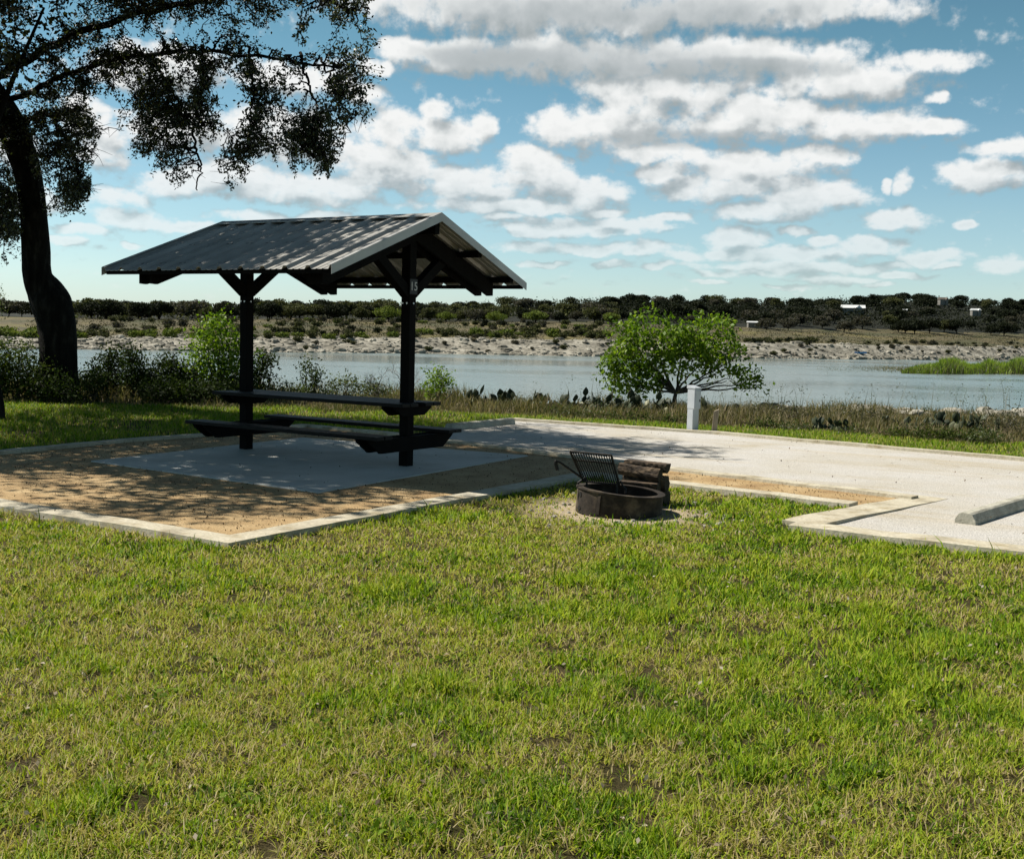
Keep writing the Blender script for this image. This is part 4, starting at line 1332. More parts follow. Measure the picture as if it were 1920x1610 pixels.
dk = [(262, 756, 22.6, [(0, -50, 36, 44), (-18, -84, 20, 22), (20, -30, 30, 34)], "dark loose shrub right of the big oak trunk with water behind"),
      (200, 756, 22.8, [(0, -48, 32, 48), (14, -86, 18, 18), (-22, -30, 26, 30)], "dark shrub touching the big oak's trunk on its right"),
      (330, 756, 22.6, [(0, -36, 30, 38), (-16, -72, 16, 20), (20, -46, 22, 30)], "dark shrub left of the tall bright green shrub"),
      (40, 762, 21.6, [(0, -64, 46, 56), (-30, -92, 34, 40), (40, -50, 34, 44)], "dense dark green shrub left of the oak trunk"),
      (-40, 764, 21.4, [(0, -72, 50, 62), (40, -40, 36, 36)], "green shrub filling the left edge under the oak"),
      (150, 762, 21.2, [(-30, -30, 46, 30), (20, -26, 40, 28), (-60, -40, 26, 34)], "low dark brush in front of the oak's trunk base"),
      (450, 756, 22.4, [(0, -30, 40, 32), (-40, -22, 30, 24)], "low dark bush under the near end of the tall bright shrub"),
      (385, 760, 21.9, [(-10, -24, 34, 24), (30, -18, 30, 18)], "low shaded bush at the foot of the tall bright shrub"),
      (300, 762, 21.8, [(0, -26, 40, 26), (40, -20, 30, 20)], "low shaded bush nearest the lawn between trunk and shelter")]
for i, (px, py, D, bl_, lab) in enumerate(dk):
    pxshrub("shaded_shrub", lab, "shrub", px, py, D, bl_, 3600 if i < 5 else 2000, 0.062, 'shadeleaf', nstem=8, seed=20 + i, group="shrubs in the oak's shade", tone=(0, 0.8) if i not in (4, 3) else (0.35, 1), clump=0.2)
# feathery tree whose edge shows left of the oak trunk
pxshrub("feathery_tree", "feathery yellow-green tree at the left edge beyond the oak trunk", "tree", -35, 740, 28.0,
        [(0, -170, 52, 34), (-30, -140, 50, 40), (10, -196, 26, 16)], 2600, 0.05, 'oliveleaf', nstem=12, seed=40, fork=(0, 0, 0.9), clump=0.2)


def bare_shrub(label, px, py, D, hpx, wpx, seed):
    rg = np.random.default_rng(seed)
    base = at(px, py, D); k = D / F
    base.z = float(ground_z(base.x, base.y)); dz = at(px, py, D).z - base.z
    o = thing("bare_shrub", label, "shrub", base)
    w = MB()

    def grow(p, d, L_, r, lv):
        e = p + d * L_
        mid = (p + e) / 2 + rg.normal(0, L_ * .08, 3)
        w.tube([p, mid, e], [r, r * .8, r * .55], 4, cap=False)
        if lv:
            for _ in range(3):
                nd = d + rg.normal(0, 0.55, 3); nd[2] += 0.1
                grow(mid + (e - mid) * rg.random(), nd / np.linalg.norm(nd), L_ * rg.uniform(.5, .8), r * .55, lv - 1)
    for i in range(5):
        d = np.array([rg.normal(0, wpx / hpx), rg.normal(0, .4), 1.0]); d /= np.linalg.norm(d)
        grow(np.array([0, 0, dz - .05]), d, hpx * k * .5, 0.012, 3)
    w.build("twigs", M['greytwig'], o)


bare_shrub("leafless grey shrub left of the numbered post", 712, 748, 23.9, 66, 40, 5)
bare_shrub("leafless grey twigs directly behind the numbered post", 758, 746, 24.2, 78, 46, 6)

# ------------------------------------------------------------------ prickly pears
def cactus(label, px, py, D, hpx, wpx, seed, npad):
    rg = np.random.default_rng(500 + seed)
    base = at(px, py, D); k = D / F
    base.z = float(ground_z(base.x, base.y))
    VV, FF, TT = [], [], []
    nu, nv = 10, 7
    pads = []
    for i in range(npad):
        if i < max(4, int(npad * 0.6)) or not pads:
            p = np.array([rg.uniform(-wpx / 2, wpx / 2) * k, rg.normal(0, 0.10), 0.0]); d = np.array([rg.normal(0, .5), rg.normal(0, .3), 1.0])
        else:
            b0, d0_, s0 = pads[int(rg.integers(len(pads)))]
            p = b0 + d0_ * s0 * 0.92; d = d0_ * 0.6 + np.array([rg.normal(0, .5), rg.normal(0, .35), 0.5])
        d = d / np.linalg.norm(d)
        if p[2] > hpx * k * 0.62:
            continue
        s = min(rg.uniform(0.15, 0.23), max(0.12, hpx * k * 0.62))
        pads.append((p, d, s))
        n0 = rg.normal(size=3); sdv = np.cross(d, n0); sdv /= np.linalg.norm(sdv); nn = np.cross(sdv, d)
        base_i = sum(len(v) for v in VV)
        vs_ = []
        for a in range(nv):
            f_ = a / (nv - 1)
            wv = math.sin(math.pi * (0.06 + 0.90 * f_) ** 0.85) * 0.40 * s
            for b2 in range(nu):
                an = 2 * math.pi * b2 / nu
                vs_.append(p + d * s * f_ + sdv * math.cos(an) * wv + nn * math.sin(an) * wv * 0.20)
        VV.append(np.array(vs_))
        fs = [(base_i + a * nu + b2, base_i + a * nu + (b2 + 1) % nu, base_i + (a + 1) * nu + (b2 + 1) % nu, base_i + (a + 1) * nu + b2) for a in range(nv - 1) for b2 in range(nu)]
        FF += fs
        TT.append(np.full(len(vs_), rg.random() ** 2 * (1.0 if rg.random() < 0.25 else 0.6)))
    nb_ = sum(len(v) for v in VV)
    hw_ = wpx / 2 * k
    st_v = np.array([(x_, y_, z_) for x_ in (-hw_, hw_) for y_ in (-0.12, 0.12) for z_ in (-0.06, 0.03)])
    VV.append(st_v); TT.append(np.zeros(8))
    FF += [tuple(nb_ + q for q in f_) for f_ in ((0, 1, 3, 2), (4, 6, 7, 5), (0, 4, 5, 1), (2, 3, 7, 6), (1, 5, 7, 3), (0, 2, 6, 4))]
    o = npmesh("prickly_pear", np.vstack(VV), np.array(FF), M['cactus'], None, np.concatenate(TT), smooth=True, label=label, category="cactus", group="prickly pears along the lake bank")
    o.location = base


cacti = [(890, 772, 24.0, 26, 30, 7, "prickly pear just right of the table's end"), (938, 772, 24.2, 24, 44, 9, "prickly pear halfway between table end and small tree"),
         (985, 776, 23.6, 30, 40, 10, "dense prickly pear left of the small tree"), (1030, 778, 23.4, 26, 40, 9, "prickly pear above the fire ring on the bank"),
         (1072, 780, 23.2, 30, 36, 10, "prickly pear with pale pads left of the small tree's crown"), (1108, 782, 23.0, 24, 30, 7, "prickly pear under the small tree's left edge"),
         (1150, 782, 23.3, 32, 40, 11, "tall prickly pear under the small tree's left branches"), (1196, 786, 23.0, 34, 44, 13, "large prickly pear at the small tree's trunk"),
         (1240, 788, 22.8, 30, 36, 10, "prickly pear between tree trunk and pedestal"), (1322, 784, 22.6, 30, 34, 9, "prickly pear with a big pale pad right of the pedestal"),
         (1368, 790, 22.2, 22, 30, 6, "prickly pear just right of the wooden stake"), (1540, 812, 19.6, 22, 34, 7, "dark low prickly pear at the lawn's edge right of the stake"),
         (1572, 813, 19.4, 22, 30, 7, "dark prickly pear next along from the lawn-edge one"), (1662, 800, 20.6, 20, 26, 5, "single small prickly pear in the dry grass on the right"),
         (1693, 802, 20.4, 20, 26, 6, "prickly pear amid dry grass left of the tall clump"), (1726, 798, 20.8, 18, 22, 4, "smallest prickly pear left of the tall clump"),
         (1762, 796, 20.9, 36, 44, 12, "tallest prickly pear clump standing against the lake on the right"), (1808, 802, 20.5, 30, 50, 13, "wide prickly pear clump right of the tallest one"),
         (1850, 806, 20.2, 24, 36, 8, "prickly pear nearest the photo's right edge")]
for i, (px, py, D, h, w, n, lab) in enumerate(cacti):
    cactus(lab, px, py, D, h * (1.45 if px < 1260 else 1.1), w * 1.15, i, n * 2)


# ------------------------------------------------------------------ grass blades (one mesh per kind of cover)
def blades(x, y, z, length, width, tone, lean=0.6, rg=RNG, bias=(0, 0)):
    n = len(x)
    a = rg.random(n) * 2 * math.pi
    dx, dy = np.cos(a), np.sin(a)
    l = np.abs(rg.normal(0, lean, n)) + 0.15
    hx, hy = dx * l + bias[0], dy * l + bias[1]
    fa = rg.random(n) * 2 * math.pi
    sx, sy = np.cos(fa) * width * 0.5, np.sin(fa) * width * 0.5
    L_ = length
    k1 = 1 / np.sqrt(1 + (l * 0.55) ** 2)
    mx, my, mz = x + hx * L_ * 0.28 * k1, y + hy * L_ * 0.28 * k1, z + L_ * 0.52 * k1
    k2 = 1 / np.sqrt(1 + (l * 1.6) ** 2)
    ex, ey, ez = mx + hx * L_ * 0.7 * k2, my + hy * L_ * 0.7 * k2, mz + L_ * 0.48 * k2
    V = np.empty((n, 5, 3), np.float32)
    V[:, 0] = np.stack([x - sx, y - sy, z - 0.004], 1); V[:, 1] = np.stack([x + sx, y + sy, z - 0.004], 1)
    V[:, 2] = np.stack([mx - sx * .8, my - sy * .8, mz], 1); V[:, 3] = np.stack([mx + sx * .8, my + sy * .8, mz], 1)
    V[:, 4] = np.stack([ex, ey, ez], 1)
    i = (np.arange(n) * 5)[:, None]
    Fc = np.concatenate([np.concatenate([i, i + 1, i + 3], 1), np.concatenate([i, i + 3, i + 2], 1), np.concatenate([i + 2, i + 3, i + 4], 1)])
    return V.reshape(-1, 3), Fc, np.repeat(tone, 5)


kerb_lines = [(kA, 0.125), (kB, 0.10), (kU, 0.10), (kL, 0.15), (kF, 0.08), (kM, 0.10), (kX, 0.17)]


def on_kerb(x, y, extra=-0.012):
    r = np.zeros(len(x), bool)
    for pts, hw in kerb_lines:
        for a, b2 in zip(pts[:-1], pts[1:]):
            d = b2 - a; L2 = d.x ** 2 + d.y ** 2
            t = np.clip(((x - a.x) * d.x + (y - a.y) * d.y) / L2, 0, 1)
            r |= np.hypot(x - a.x - d.x * t, y - a.y - d.y * t) < hw + extra
    return r


def lawn_ok(x, y):
    return ~(inside(x, y, [(p.x, p.y) for p in mulch_poly]) | inside(x, y, [(p.x, p.y) for p in pad_poly]) | on_kerb(x, y))


def scatter(n, D0_, D1_, p, wide=0.5, rg=RNG):
    """points whose density falls with distance as 1/D^p (p = 1: uniform per metre of depth)"""
    u = rg.random(n)
    e = 2 - p
    D = (D0_ ** e + (D1_ ** e - D0_ ** e) * u) ** (1 / e) if abs(e) > 1e-6 else D0_ * (D1_ / D0_) ** u
    x = (rg.random(n) * 2 - 1) * (D * wide + 0.3)
    return x, D


rg = np.random.default_rng(5)
n = 680000
gx, gy = scatter(n, 2.75, 12.8, 1.55, 0.52, rg)
ex, ey = scatter(420000, 1.6, 12.8, 1.3, 0.95, rg)          # the same lawn either side of the view
ek = np.abs(ex) > ey * 0.5 + 0.28
gx, gy = np.concatenate([gx, ex[ek]]), np.concatenate([gy, ey[ek]]); n = len(gx)
ok = lawn_ok(gx, gy)
clump = vn(gx, gy, 7.0, 19)
patch = fbm(gx, gy, 1.9, 41, 5) + (clump - 0.5) * 0.30        # lush / thin patches
green = fbm(gx, gy, 0.55, 52, 4)
dr = np.hypot(gx - RING.x, gy - RING.y)
worn = np.clip((1.25 - dr) / 0.7, 0, 1)
gapn = vn(gx, gy, 13.0, 23)
dens = np.clip((patch - 0.26) * 3.6, 0.25, 1) * (1 - 0.93 * worn) * np.clip((gapn - 0.20) * 3.0, 0.08, 1) * np.clip((vn(gx, gy, 4.3, 37) - 0.06) * 5, 0.4, 1)
ok &= rg.random(n) < dens
gx, gy, patch, green, dr, clump = gx[ok], gy[ok], patch[ok], green[ok], dr[ok], clump[ok]
n = len(gx)
side = np.clip(gx / (gy * 0.45), -1, 1)             # the right of the lawn is lusher
lush = np.clip((patch - 0.5) * 3.0 + (green - 0.5) * 1.6 + 0.47 + 0.24 * side + np.clip((4.4 - gy) * 0.10, -0.12, 0.2), 0, 1)
dry = rg.random(n) > (0.54 + 0.45 * lush)
tuft = vn(gx, gy, 5.2, 67)
tone = np.where(dry, rg.uniform(0.60, 1.0, n) ** 1.1, np.clip(rg.normal(0.45, 0.15, n) - 0.08 * (lush - 0.5) + 0.34 * (tuft - 0.5), 0, 0.66))
length = (0.022 + 0.050 * lush * rg.random(n) * (0.3 + 1.3 * clump * tuft * 1.6) + 0.013 * rg.random(n)) * np.where(rg.random(n) < 0.015, 2.2, 1.0)
width = (0.0042 + 0.0032 * rg.random(n)) * np.clip(gy / 4.6, 1.0, 2.4)
V, Fc, T = blades(gx, gy, np.zeros(n), length, width, tone, 1.15, rg)
npmesh("grass", V, Fc, M['grass'], None, T, kind='stuff', label="short sunlit lawn grass with straw patches in front of the pad and shelter", category="grass")

# broad-leaved weeds: flat dark rosettes here and there in the turf
nw = 150
wx, wy = scatter(nw, 3.0, 10.5, 1.1, 0.5, rg)
ok = lawn_ok(wx, wy); wx, wy = wx[ok], wy[ok]
pw = np.stack([wx, wy, 0.028 + 0 * wx], 1)
pw = (pw[:, None, :] + rg.normal(0, 1, (len(pw), 16, 3)) * np.array([0.045, 0.045, 0.008])).reshape(-1, 3)
V, Fc = leaves(pw, 0.030, 0.6, 1.0, rg)
npmesh("clover", V, Fc, M['clover'], None, np.repeat(rg.random(len(pw)), 4), kind='stuff', label="low dark green clover and weeds in the lawn", category="weeds")
# thatch: dead blades lying flat between the living ones
n = 300000
tx, ty = scatter(n, 2.75, 12.6, 1.5, 0.52, rg)
tp_ = fbm(tx, ty, 1.9, 41, 5) + (vn(tx, ty, 7.0, 19) - 0.5) * 0.30
tl_ = np.clip((tp_ - 0.5) * 3.0 + (fbm(tx, ty, 0.55, 52, 4) - 0.5) * 1.6 + 0.47 + 0.24 * np.clip(tx / (ty * 0.45), -1, 1), 0, 1)
tw_ = np.clip((1.25 - np.hypot(tx - RING.x, ty - RING.y)) / 0.7, 0, 1)
ok = lawn_ok(tx, ty) & (rg.random(n) < (0.66 - 0.55 * tl_) * (1 - 0.93 * tw_)) & (vn(tx, ty, 11.0, 29) > 0.30)
tx, ty = tx[ok], ty[ok]; n = len(tx)
V, Fc, T = blades(tx, ty, 0.004 + 0.014 * rg.random(n), 0.028 + 0.045 * rg.random(n), (0.0030 + 0.002 * rg.random(n)) * np.clip(ty / 4.6, 1, 2.6), rg.uniform(0.5, 1.0, n), 3.2, rg)
npmesh("thatch", V, Fc, M['grass'], None, T, kind='stuff', label="flattened dead straw lying between the lawn's green blades", category="grass")

# lawn beyond the pad and behind the shelter, seen more flatly
n = 430000
gx, gy = scatter(n, 12.6, 25.5, 0.9, 0.68, rg)
ok = lawn_ok(gx, gy)
gx, gy = gx[ok], gy[ok]; n = len(gx)
BRX = np.array([-20, -12, -8, -4, -1, 2, 4.7, 8, 12, 16], float)
BRY = np.array([22.0, 21.4, 21.2, 21.2, 21.4, 20.8, 19.2, 18.0, 16.2, 14.0], float)
edge = np.interp(gx, BRX, BRY) + (vn(gx, gy, 0.8, 8) - 0.5) * 1.2
lawn = gy < edge
patch = fbm(gx, gy, 1.1, 61, 4)
keep = lawn & (rg.random(n) < np.clip((patch - 0.2) * 3, 0.3, 1))
x, y, p = gx[keep], gy[keep], patch[keep]; k = len(x)
dry = rg.random(k) > 0.70 + 0.4 * (p - 0.5)
tone = np.where(dry, rg.uniform(0.6, 0.95, k), np.clip(rg.normal(0.34, 0.12, k), 0, 0.6))
V, Fc, T = blades(x, y, np.zeros(k), 0.035 + 0.055 * rg.random(k) * p * 2, (0.008 + 0.004 * rg.random(k)) * y / 16, tone, 0.7, rg)
npmesh("far_grass", V, Fc, M['grass'], None, T, kind='stuff', label="lawn strip between the gravel pad and the lake bank's brush", category="grass")
# rough dry grass and weeds on the bank
n = 156000
gx, gy = scatter(n, 14.5, 27.0, 0.6, 0.68, rg)
edge = np.interp(gx, BRX, BRY) + (vn(gx, gy, 0.8, 8) - 0.5) * 1.2
lip = np.interp(gx, LIPX, LIPY) + 1.2
ok = (gy > edge - 0.25) & (gy < lip)
gx, gy, edge = gx[ok], gy[ok], edge[ok]
p = fbm(gx, gy, 0.8, 71, 4)
ok = rg.random(len(gx)) < np.clip((p - 0.27) * 4, 0.1, 1)
gx, gy, edge, p = gx[ok], gy[ok], edge[ok], p[ok]; n = len(gx)
rise = np.clip((gy - edge) / 1.2, 0.15, 1)
length = (0.07 + 0.24 * rise * np.clip((p - 0.3) * 3.2, 0, 1.3) * (0.3 + rg.random(n))) * np.where(gx > 1, 0.85, 1.1)
gr = rg.random(n) < np.clip(0.75 - 0.55 * rise, 0, 1) * np.clip((fbm(gx, gy, 0.5, 81) - .25) * 2.2, 0.1, 1)
tone = np.where(gr, rg.uniform(0.0, 0.3, n), rg.uniform(0.3, 1.0, n) ** 1.2)
V, Fc, T = blades(gx, gy, near_z(gx, gy), length, (0.007 + 0.006 * rg.random(n)) * gy / 16, tone, 0.75, rg)
npmesh("dry_brush_grass", V, Fc, M['drygrass'], None, T, kind='stuff', label="tangled dry brown grass and weeds along the lake bank", category="dry grass")
# tall seed stalks
n = 700
gx, gy = scatter(n, 17.5, 25.5, 0.6, 0.5, rg)
ok = (gy > np.interp(gx, BRX, BRY) + 0.6) & (gy < np.interp(gx, LIPX, LIPY) + 0.4) & (vn(gx, gy, 0.5, 91) > 0.42) & (gx > -2)
gx, gy = gx[ok], gy[ok]; n = len(gx)
w = MB(); VV = []; 
lenr = rg.uniform(0.35, 0.8, n) * np.where(rg.random(n) < 0.12, 1.3, 1)
V, Fc, T = blades(gx, gy, near_z(gx, gy), lenr, np.full(n, 0.010), rg.uniform(0.1, 0.7, n), 0.16, rg)
tipx = np.repeat(gx, 6) + rg.normal(0, 0.03, n * 6); tipy = np.repeat(gy, 6) + rg.normal(0, .03, n * 6)
tipz = np.repeat(near_z(gx, gy) + lenr * 0.9, 6) + rg.uniform(-0.14, 0.05, n * 6)
V3, F3 = leaves(np.stack([tipx, tipy, tipz], 1), 0.035, 0.4, 0.2, rg)
F3t = np.concatenate([F3[:, [0, 1, 2]], F3[:, [0, 2, 3]]]) + len(V)
npmesh("seed_stalks", np.vstack([V, V3]), np.vstack([Fc, F3t]), M['drygrass'], None, np.concatenate([T, rg.uniform(0, .5, len(V3))]), kind='stuff', label="thin dry seed stalks standing up against the lake", category="dry grass")

# low weedy bushes along the bank's lawn edge
wb = [(1180, 792, 21.0, "green weedy tuft left of the pedestal below the cacti"), (1130, 788, 21.2, "pale green weedy tuft below the small tree's left side"), (1255, 797, 20.4, "low green weeds at the pedestal's left foot"),
      (1060, 784, 21.6, "low weeds above the grate on the pad's far edge"), (1430, 806, 19.8, "low green weeds right of the stake"), (1490, 812, 19.4, "weedy tuft left of the dark lawn-edge cacti"),
      (1760, 824, 18.2, "dark green weedy tuft under the tallest cactus"), (1850, 828, 17.8, "bright weedy tuft near the right edge"), (1800, 826, 18.0, "dark weedy tuft between the two right-hand weed tufts"),
      (1600, 822, 18.9, "low olive weeds at the lawn edge right of the dark cacti"), (1690, 822, 18.6, "low weeds under the small cacti on the right")]
for i, (px, py, D, lab) in enumerate(wb):
    pxshrub("weed_tuft", lab, "weeds", px, py, D, [(0, -9, 30, 11), (-24, -6, 22, 8), (22, -6, 24, 8)], 700, 0.040, 'oliveleaf' if i % 2 else 'shadeleaf', nstem=6, seed=60 + i, group="weedy tufts along the bank", tone=(0, 0.75) if i % 2 else (0.3, 1), clump=0.12, stemr=0.008)
db = [(1880, 800, 20.0, "tangled brown twiggy bush at the photo's right edge", [(0, -10, 46, 22), (30, -16, 34, 22)]), (1420, 782, 22.4, "brown twiggy bush right of the stake against the water", [(0, -10, 46, 16)]),
      (1480, 788, 21.8, "pale brown twiggy bush over the lawn right of the stake", [(0, -10, 40, 16)]), (1620, 788, 21.4, "low dusty bush at the water line right of centre", [(0, -8, 60, 12)]),
      (1540, 790, 21.5, "dusty bush at the start of the pale shore rocks", [(0, -8, 50, 13)]), (960, 768, 24.4, "dusty bush among the cacti right of the table", [(0, -10, 44, 14)]), (1120, 768, 24.4, "dusty bush behind the cacti at the small tree's left", [(0, -10, 44, 12)])]
for i, (px, py, D, lab, bl_) in enumerate(db):
    pxshrub("dusty_bush", lab, "shrub", px, py, D, bl_, 900, 0.038, 'dustyleaf', wood='twig', nstem=16, seed=80 + i, group="dusty brush on the bank", clump=0.16, stemr=0.008)

# pale rocks on the bank's lip, right
rgk = random.Random(4)
b_ = MB()


def rock_mb(mb, c, sx, sy, sz, rgk, n=10):
    pts = []
    rot = rgk.uniform(0, 6.28)
    V, Fs = [], []
    for j in range(4):
        f_ = (-0.9, -0.2, 0.55, 1.0)[j]
        rr = (0.9, 1.05, 0.85, 0.5)[j]
        for i in range(n):
            a = 2 * math.pi * i / n
            r_ = rr * rgk.uniform(0.8, 1.15)
            x, y = math.cos(a) * sx * r_, math.sin(a) * sy * r_
            V.append((c[0] + x * math.cos(rot) - y * math.sin(rot), c[1] + x * math.sin(rot) + y * math.cos(rot), c[2] + sz * f_ * rgk.uniform(0.85, 1.1)))
    for j in range(3):
        for i in range(n):
            a, c2 = j * n + i, j * n + (i + 1) % n
            Fs.append((a, c2, c2 + n, a + n))
    Fs.append(tuple(3 * n + i for i in range(n)))
    mb.add(V, Fs)


for i in range(150):
    x = rgk.uniform(5.2, 13)
    y = float(np.interp(x, LIPX, LIPY)) + rgk.uniform(-0.7, 0.9)
    z = float(near_z(np.array([x]), np.array([y]))[0])
    s_ = rgk.uniform(0.08, 0.30)
    rock_mb(b_, (x, y, max(z, -0.12) + s_ * 0.15), s_ * 1.6, s_, s_ * 0.5, rgk)
b_.build("shore_rubble", M['limestone'], kind='stuff', label="pale limestone rubble on the near bank's lip", category="rocks")
# stones and boulders of the far shore
b_ = MB()
for i in range(2600):
    px = rgk.uniform(-150, 2050)
    a, inf = colinfo(px)
    D = rgk.uniform(inf[0][0] - 0.5, inf[1][0] + 3)
    if rgk.random() < 0.35: D = inf[0][0] + abs(rgk.gauss(0, 2))
    x, y = a * D, D
    z = float(far_z(np.array([x]), np.array([y]))[0][0])
    s_ = min(1.5, rgk.uniform(0.2, 0.6) * (1 if rgk.random() > .12 else 2.3))
    rock_mb(b_, (x, y, z + s_ * 0.12), s_ * rgk.uniform(1, 2.4), s_, s_ * 0.5, rgk, 7)
b_.build("far_shore_rubble", M['limestone'], kind='stuff', label="broken pale limestone along the far shore", category="rocks")

# ------------------------------------------------------------------ litter: dead leaves on the lawn, chips on the mulch, soil crumbs
n = 2600
x, y = scatter(n, 3.0, 12.5, 1.2, 0.5, rg)
ok = lawn_ok(x, y); x, y = x[ok], y[ok]; n = len(x)
V, Fc = leaves(np.stack([x, y, 0.022 + 0.03 * rg.random(n)], 1), 0.022, 0.6, 1.2, rg)
npmesh("dead_leaves", V, Fc, M['litter'], None, np.repeat(rg.random(n) ** 1.3, 4), kind='stuff', label="scattered pale dead leaves on the lawn", category="leaves")
n = 16000
x = rg.uniform(-9, 4, n); y = rg.uniform(8.5, 17, n)
ok = inside(x, y, [(p.x, p.y) for p in mulch_poly]) & ~inside(x, y, [(p.x, p.y) for p in slab_poly]) & ~on_kerb(x, y, 0.0); x, y = x[ok], y[ok]; n = len(x)
V, Fc = leaves(np.stack([x, y, 0.015 + 0.006 * rg.random(n)], 1), 0.020, 0.5, 2.2, rg)
npmesh("bark_chips", V, Fc, M['chip'], None, np.repeat(rg.random(n), 4), kind='stuff', label="small bark chips and grit over the tan mulch", category="mulch")
n = 420
x = rg.uniform(-6, 6, n); y = rg.uniform(9, 19, n)
ok = ~lawn_ok(x, y); x, y = x[ok], y[ok]; n = len(x)
V, Fc = leaves(np.stack([x, y, 0.062 + 0 * x], 1), 0.024, 0.5, 2.5, rg)
npmesh("fallen_leaves", V, Fc, M['chip'], None, np.repeat(rg.random(n) * .6, 4), kind='stuff', label="fallen oak leaves on kerb, slab and gravel", category="leaves")
# stones round the fire ring
b_ = MB()
for i in range(70):
    a = rgk.uniform(0, 6.28); r_ = rgk.uniform(0.45, 1.15)
    s_ = rgk.uniform(0.008, 0.026)
    rock_mb(b_, (RING.x + math.cos(a) * r_, RING.y + math.sin(a) * r_, s_ * 0.3), s_ * 1.3, s_, s_ * .8, rgk, 7)
b_.build("pebbles", M['limestone'], kind='stuff', label="small pale pebbles on bare soil round the fire ring", category="pebbles")


# ------------------------------------------------------------------ far trees, bushes, houses
def far_tree_proto(seed, material, h, spread, trunkfrac, nl, ls):
    rg = np.random.default_rng(900 + seed)
    o = thing("far_tree", "", "tree")
    w = MB()
    th_ = h * trunkfrac
    lob = []
    for i in range(int(rg.integers(7, 11))):
        a = rg.random() * 6.28; r_ = spread * rg.uniform(0.15, 0.72)
        lob.append((np.array([math.cos(a) * r_, math.sin(a) * r_, th_ + (h - th_) * rg.uniform(0.22, 0.72)]), rg.uniform(0.36, 0.52) * spread))
    lob.append((np.array([0, 0, h * 0.78]), spread * 0.42))
    w.tube([(0, 0, -0.6), (rg.normal(0, .1), rg.normal(0, .1), th_ * 0.6), (rg.normal(0, .2), rg.normal(0, .2), th_)], [h * 0.045, h * 0.035, h * 0.03], 6)
    for c_, r_ in lob[:6]:
        w.tube([np.array([0, 0, th_ * 0.7]), c_ * np.array([.5, .5, .72]), c_], [h * 0.022, h * 0.016, h * 0.006], 4, cap=False)
    w.build("trunk", M['bark'], o)
    P = []
    for c_, r_ in lob:
        d = unit(rg.normal(size=(nl, 3)))
        q = c_ + d * (rg.random((nl, 1)) ** 0.35) * np.array([r_, r_, r_ * 0.66])
        P.append(q)
    P = np.vstack(P)
    P = P[P[:, 2] > th_ * (0.9 + 0.5 * rg.random(len(P)))]
    V, Fc = leaves(P, ls, 0.75, 0.5, rg)
    npmesh("crown", V, Fc, M[material], o, np.repeat(np.clip(rg.random(len(P)) * .8 + 0.2 * (P[:, 2] - th_) / (h - th_), 0, 1), 4))
    return o


def place_far(px, dD, line):
    """ground point in column px, dD metres behind a station of the far bank (0 shore, 1 lip, 2 wood edge, 3 ridge)"""
    a, inf = colinfo(px)
    D = inf[line][0] + dD
    x, y = a * D, D
    return Vector((x, y, float(far_z(np.array([x]), np.array([y]))[0][0])))


PROTO = {}
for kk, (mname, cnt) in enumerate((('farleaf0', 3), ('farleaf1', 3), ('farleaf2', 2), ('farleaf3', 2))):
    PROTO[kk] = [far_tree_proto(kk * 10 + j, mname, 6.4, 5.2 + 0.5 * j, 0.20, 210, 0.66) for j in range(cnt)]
used = set()


def far_tree(kind, px, dD, line, sc, label, group):
    pr = PROTO[kind][rgk.randrange(len(PROTO[kind]))]
    loc = place_far(px, dD, line)
    s3 = (sc * rgk.uniform(0.9, 1.15), sc * rgk.uniform(0.9, 1.15), sc)
    if pr.name not in used:
        used.add(pr.name)
        pr.location = loc; pr.scale = s3; pr.rotation_euler = (0, 0, rgk.uniform(0, 6.28)); pr['label'] = label; pr['group'] = group
        return pr
    return dup(pr, loc, rgk.uniform(0, 6.28), s3, label, group)


GAPS = [(1575, 1628), (1752, 1785), (1800, 1830)]


def gap(px, w=14):
    return any(a - w < px < b2 + w for a, b2 in GAPS)


# front row of the wood on the left half, with the open trees that stand out
singles = [(727, -8, 2, 1.0, 2, "bright green round tree just left of the numbered post across the lake"), (930, -20, 2, 0.82, 2, "small bright green tree in the field right of the shelter roof's tip"),
           (1003, -4, 2, 0.85, 2, "flat bright green tree far right of the shelter over the yellow field"), (1145, -12, 2, 0.85, 2, "bright green tree just left of the small lakeside tree's crown"),
           (425, 0, 2, 1.05, 0, "broad dark oak standing just left of the shelter's left post"), (625, -14, 2, 1.0, 0, "dark oak in front of the wood midway between the posts"),
           (505, -6, 2, 1.0, 0, "dark broad oak just right of the left post at the wood's edge"), (545, -4, 2, 0.9, 1, "olive oak second right of the left post"), (677, -4, 2, 0.85, 1, "small olive oak left of the bright round tree"),
           (205, -8, 2, 1.1, 0, "wide dark oak right of the big oak's trunk at the field's edge"), (172, -4, 2, 1.0, 0, "dark tree nearest the big oak's trunk on its right"), (265, -2, 2, 1.0, 0, "dark oak in the wood's edge over the low shrubs"),
           (890, -4, 2, 0.85, 3, "grey-green forked tree left of the small bright tree"), (835, -6, 2, 0.7, 2, "low bright bush-like tree right of the numbered post"),
           (1435, -5, 2, 0.9, 3, "grey tree just right of the small lakeside tree"), (1475, -8, 2, 0.95, 3, "grey-green tree under the dark hill right of the lakeside tree"), (1580, -6, 2, 0.9, 3, "grey tree below the white house"),
           (1695, -2, 2, 1.1, 0, "dark tree with a shadow under it on the hill's grassy foot"), (1740, 6, 2, 1.15, 0, "dark tree just right of the one with the shadow"), (1880, -4, 2, 1.2, 0, "dark tree at the hill's foot near the right edge"), (1790, 4, 2, 1.15, 0, "dark tree at the hill's foot above the reed island")]
for px, dD, ln, sc, kd, lab in singles:
    far_tree(kd, px, dD, ln, sc, lab, None)
LAB_L = "dark oak in the continuous wood across the lake behind the shelter"
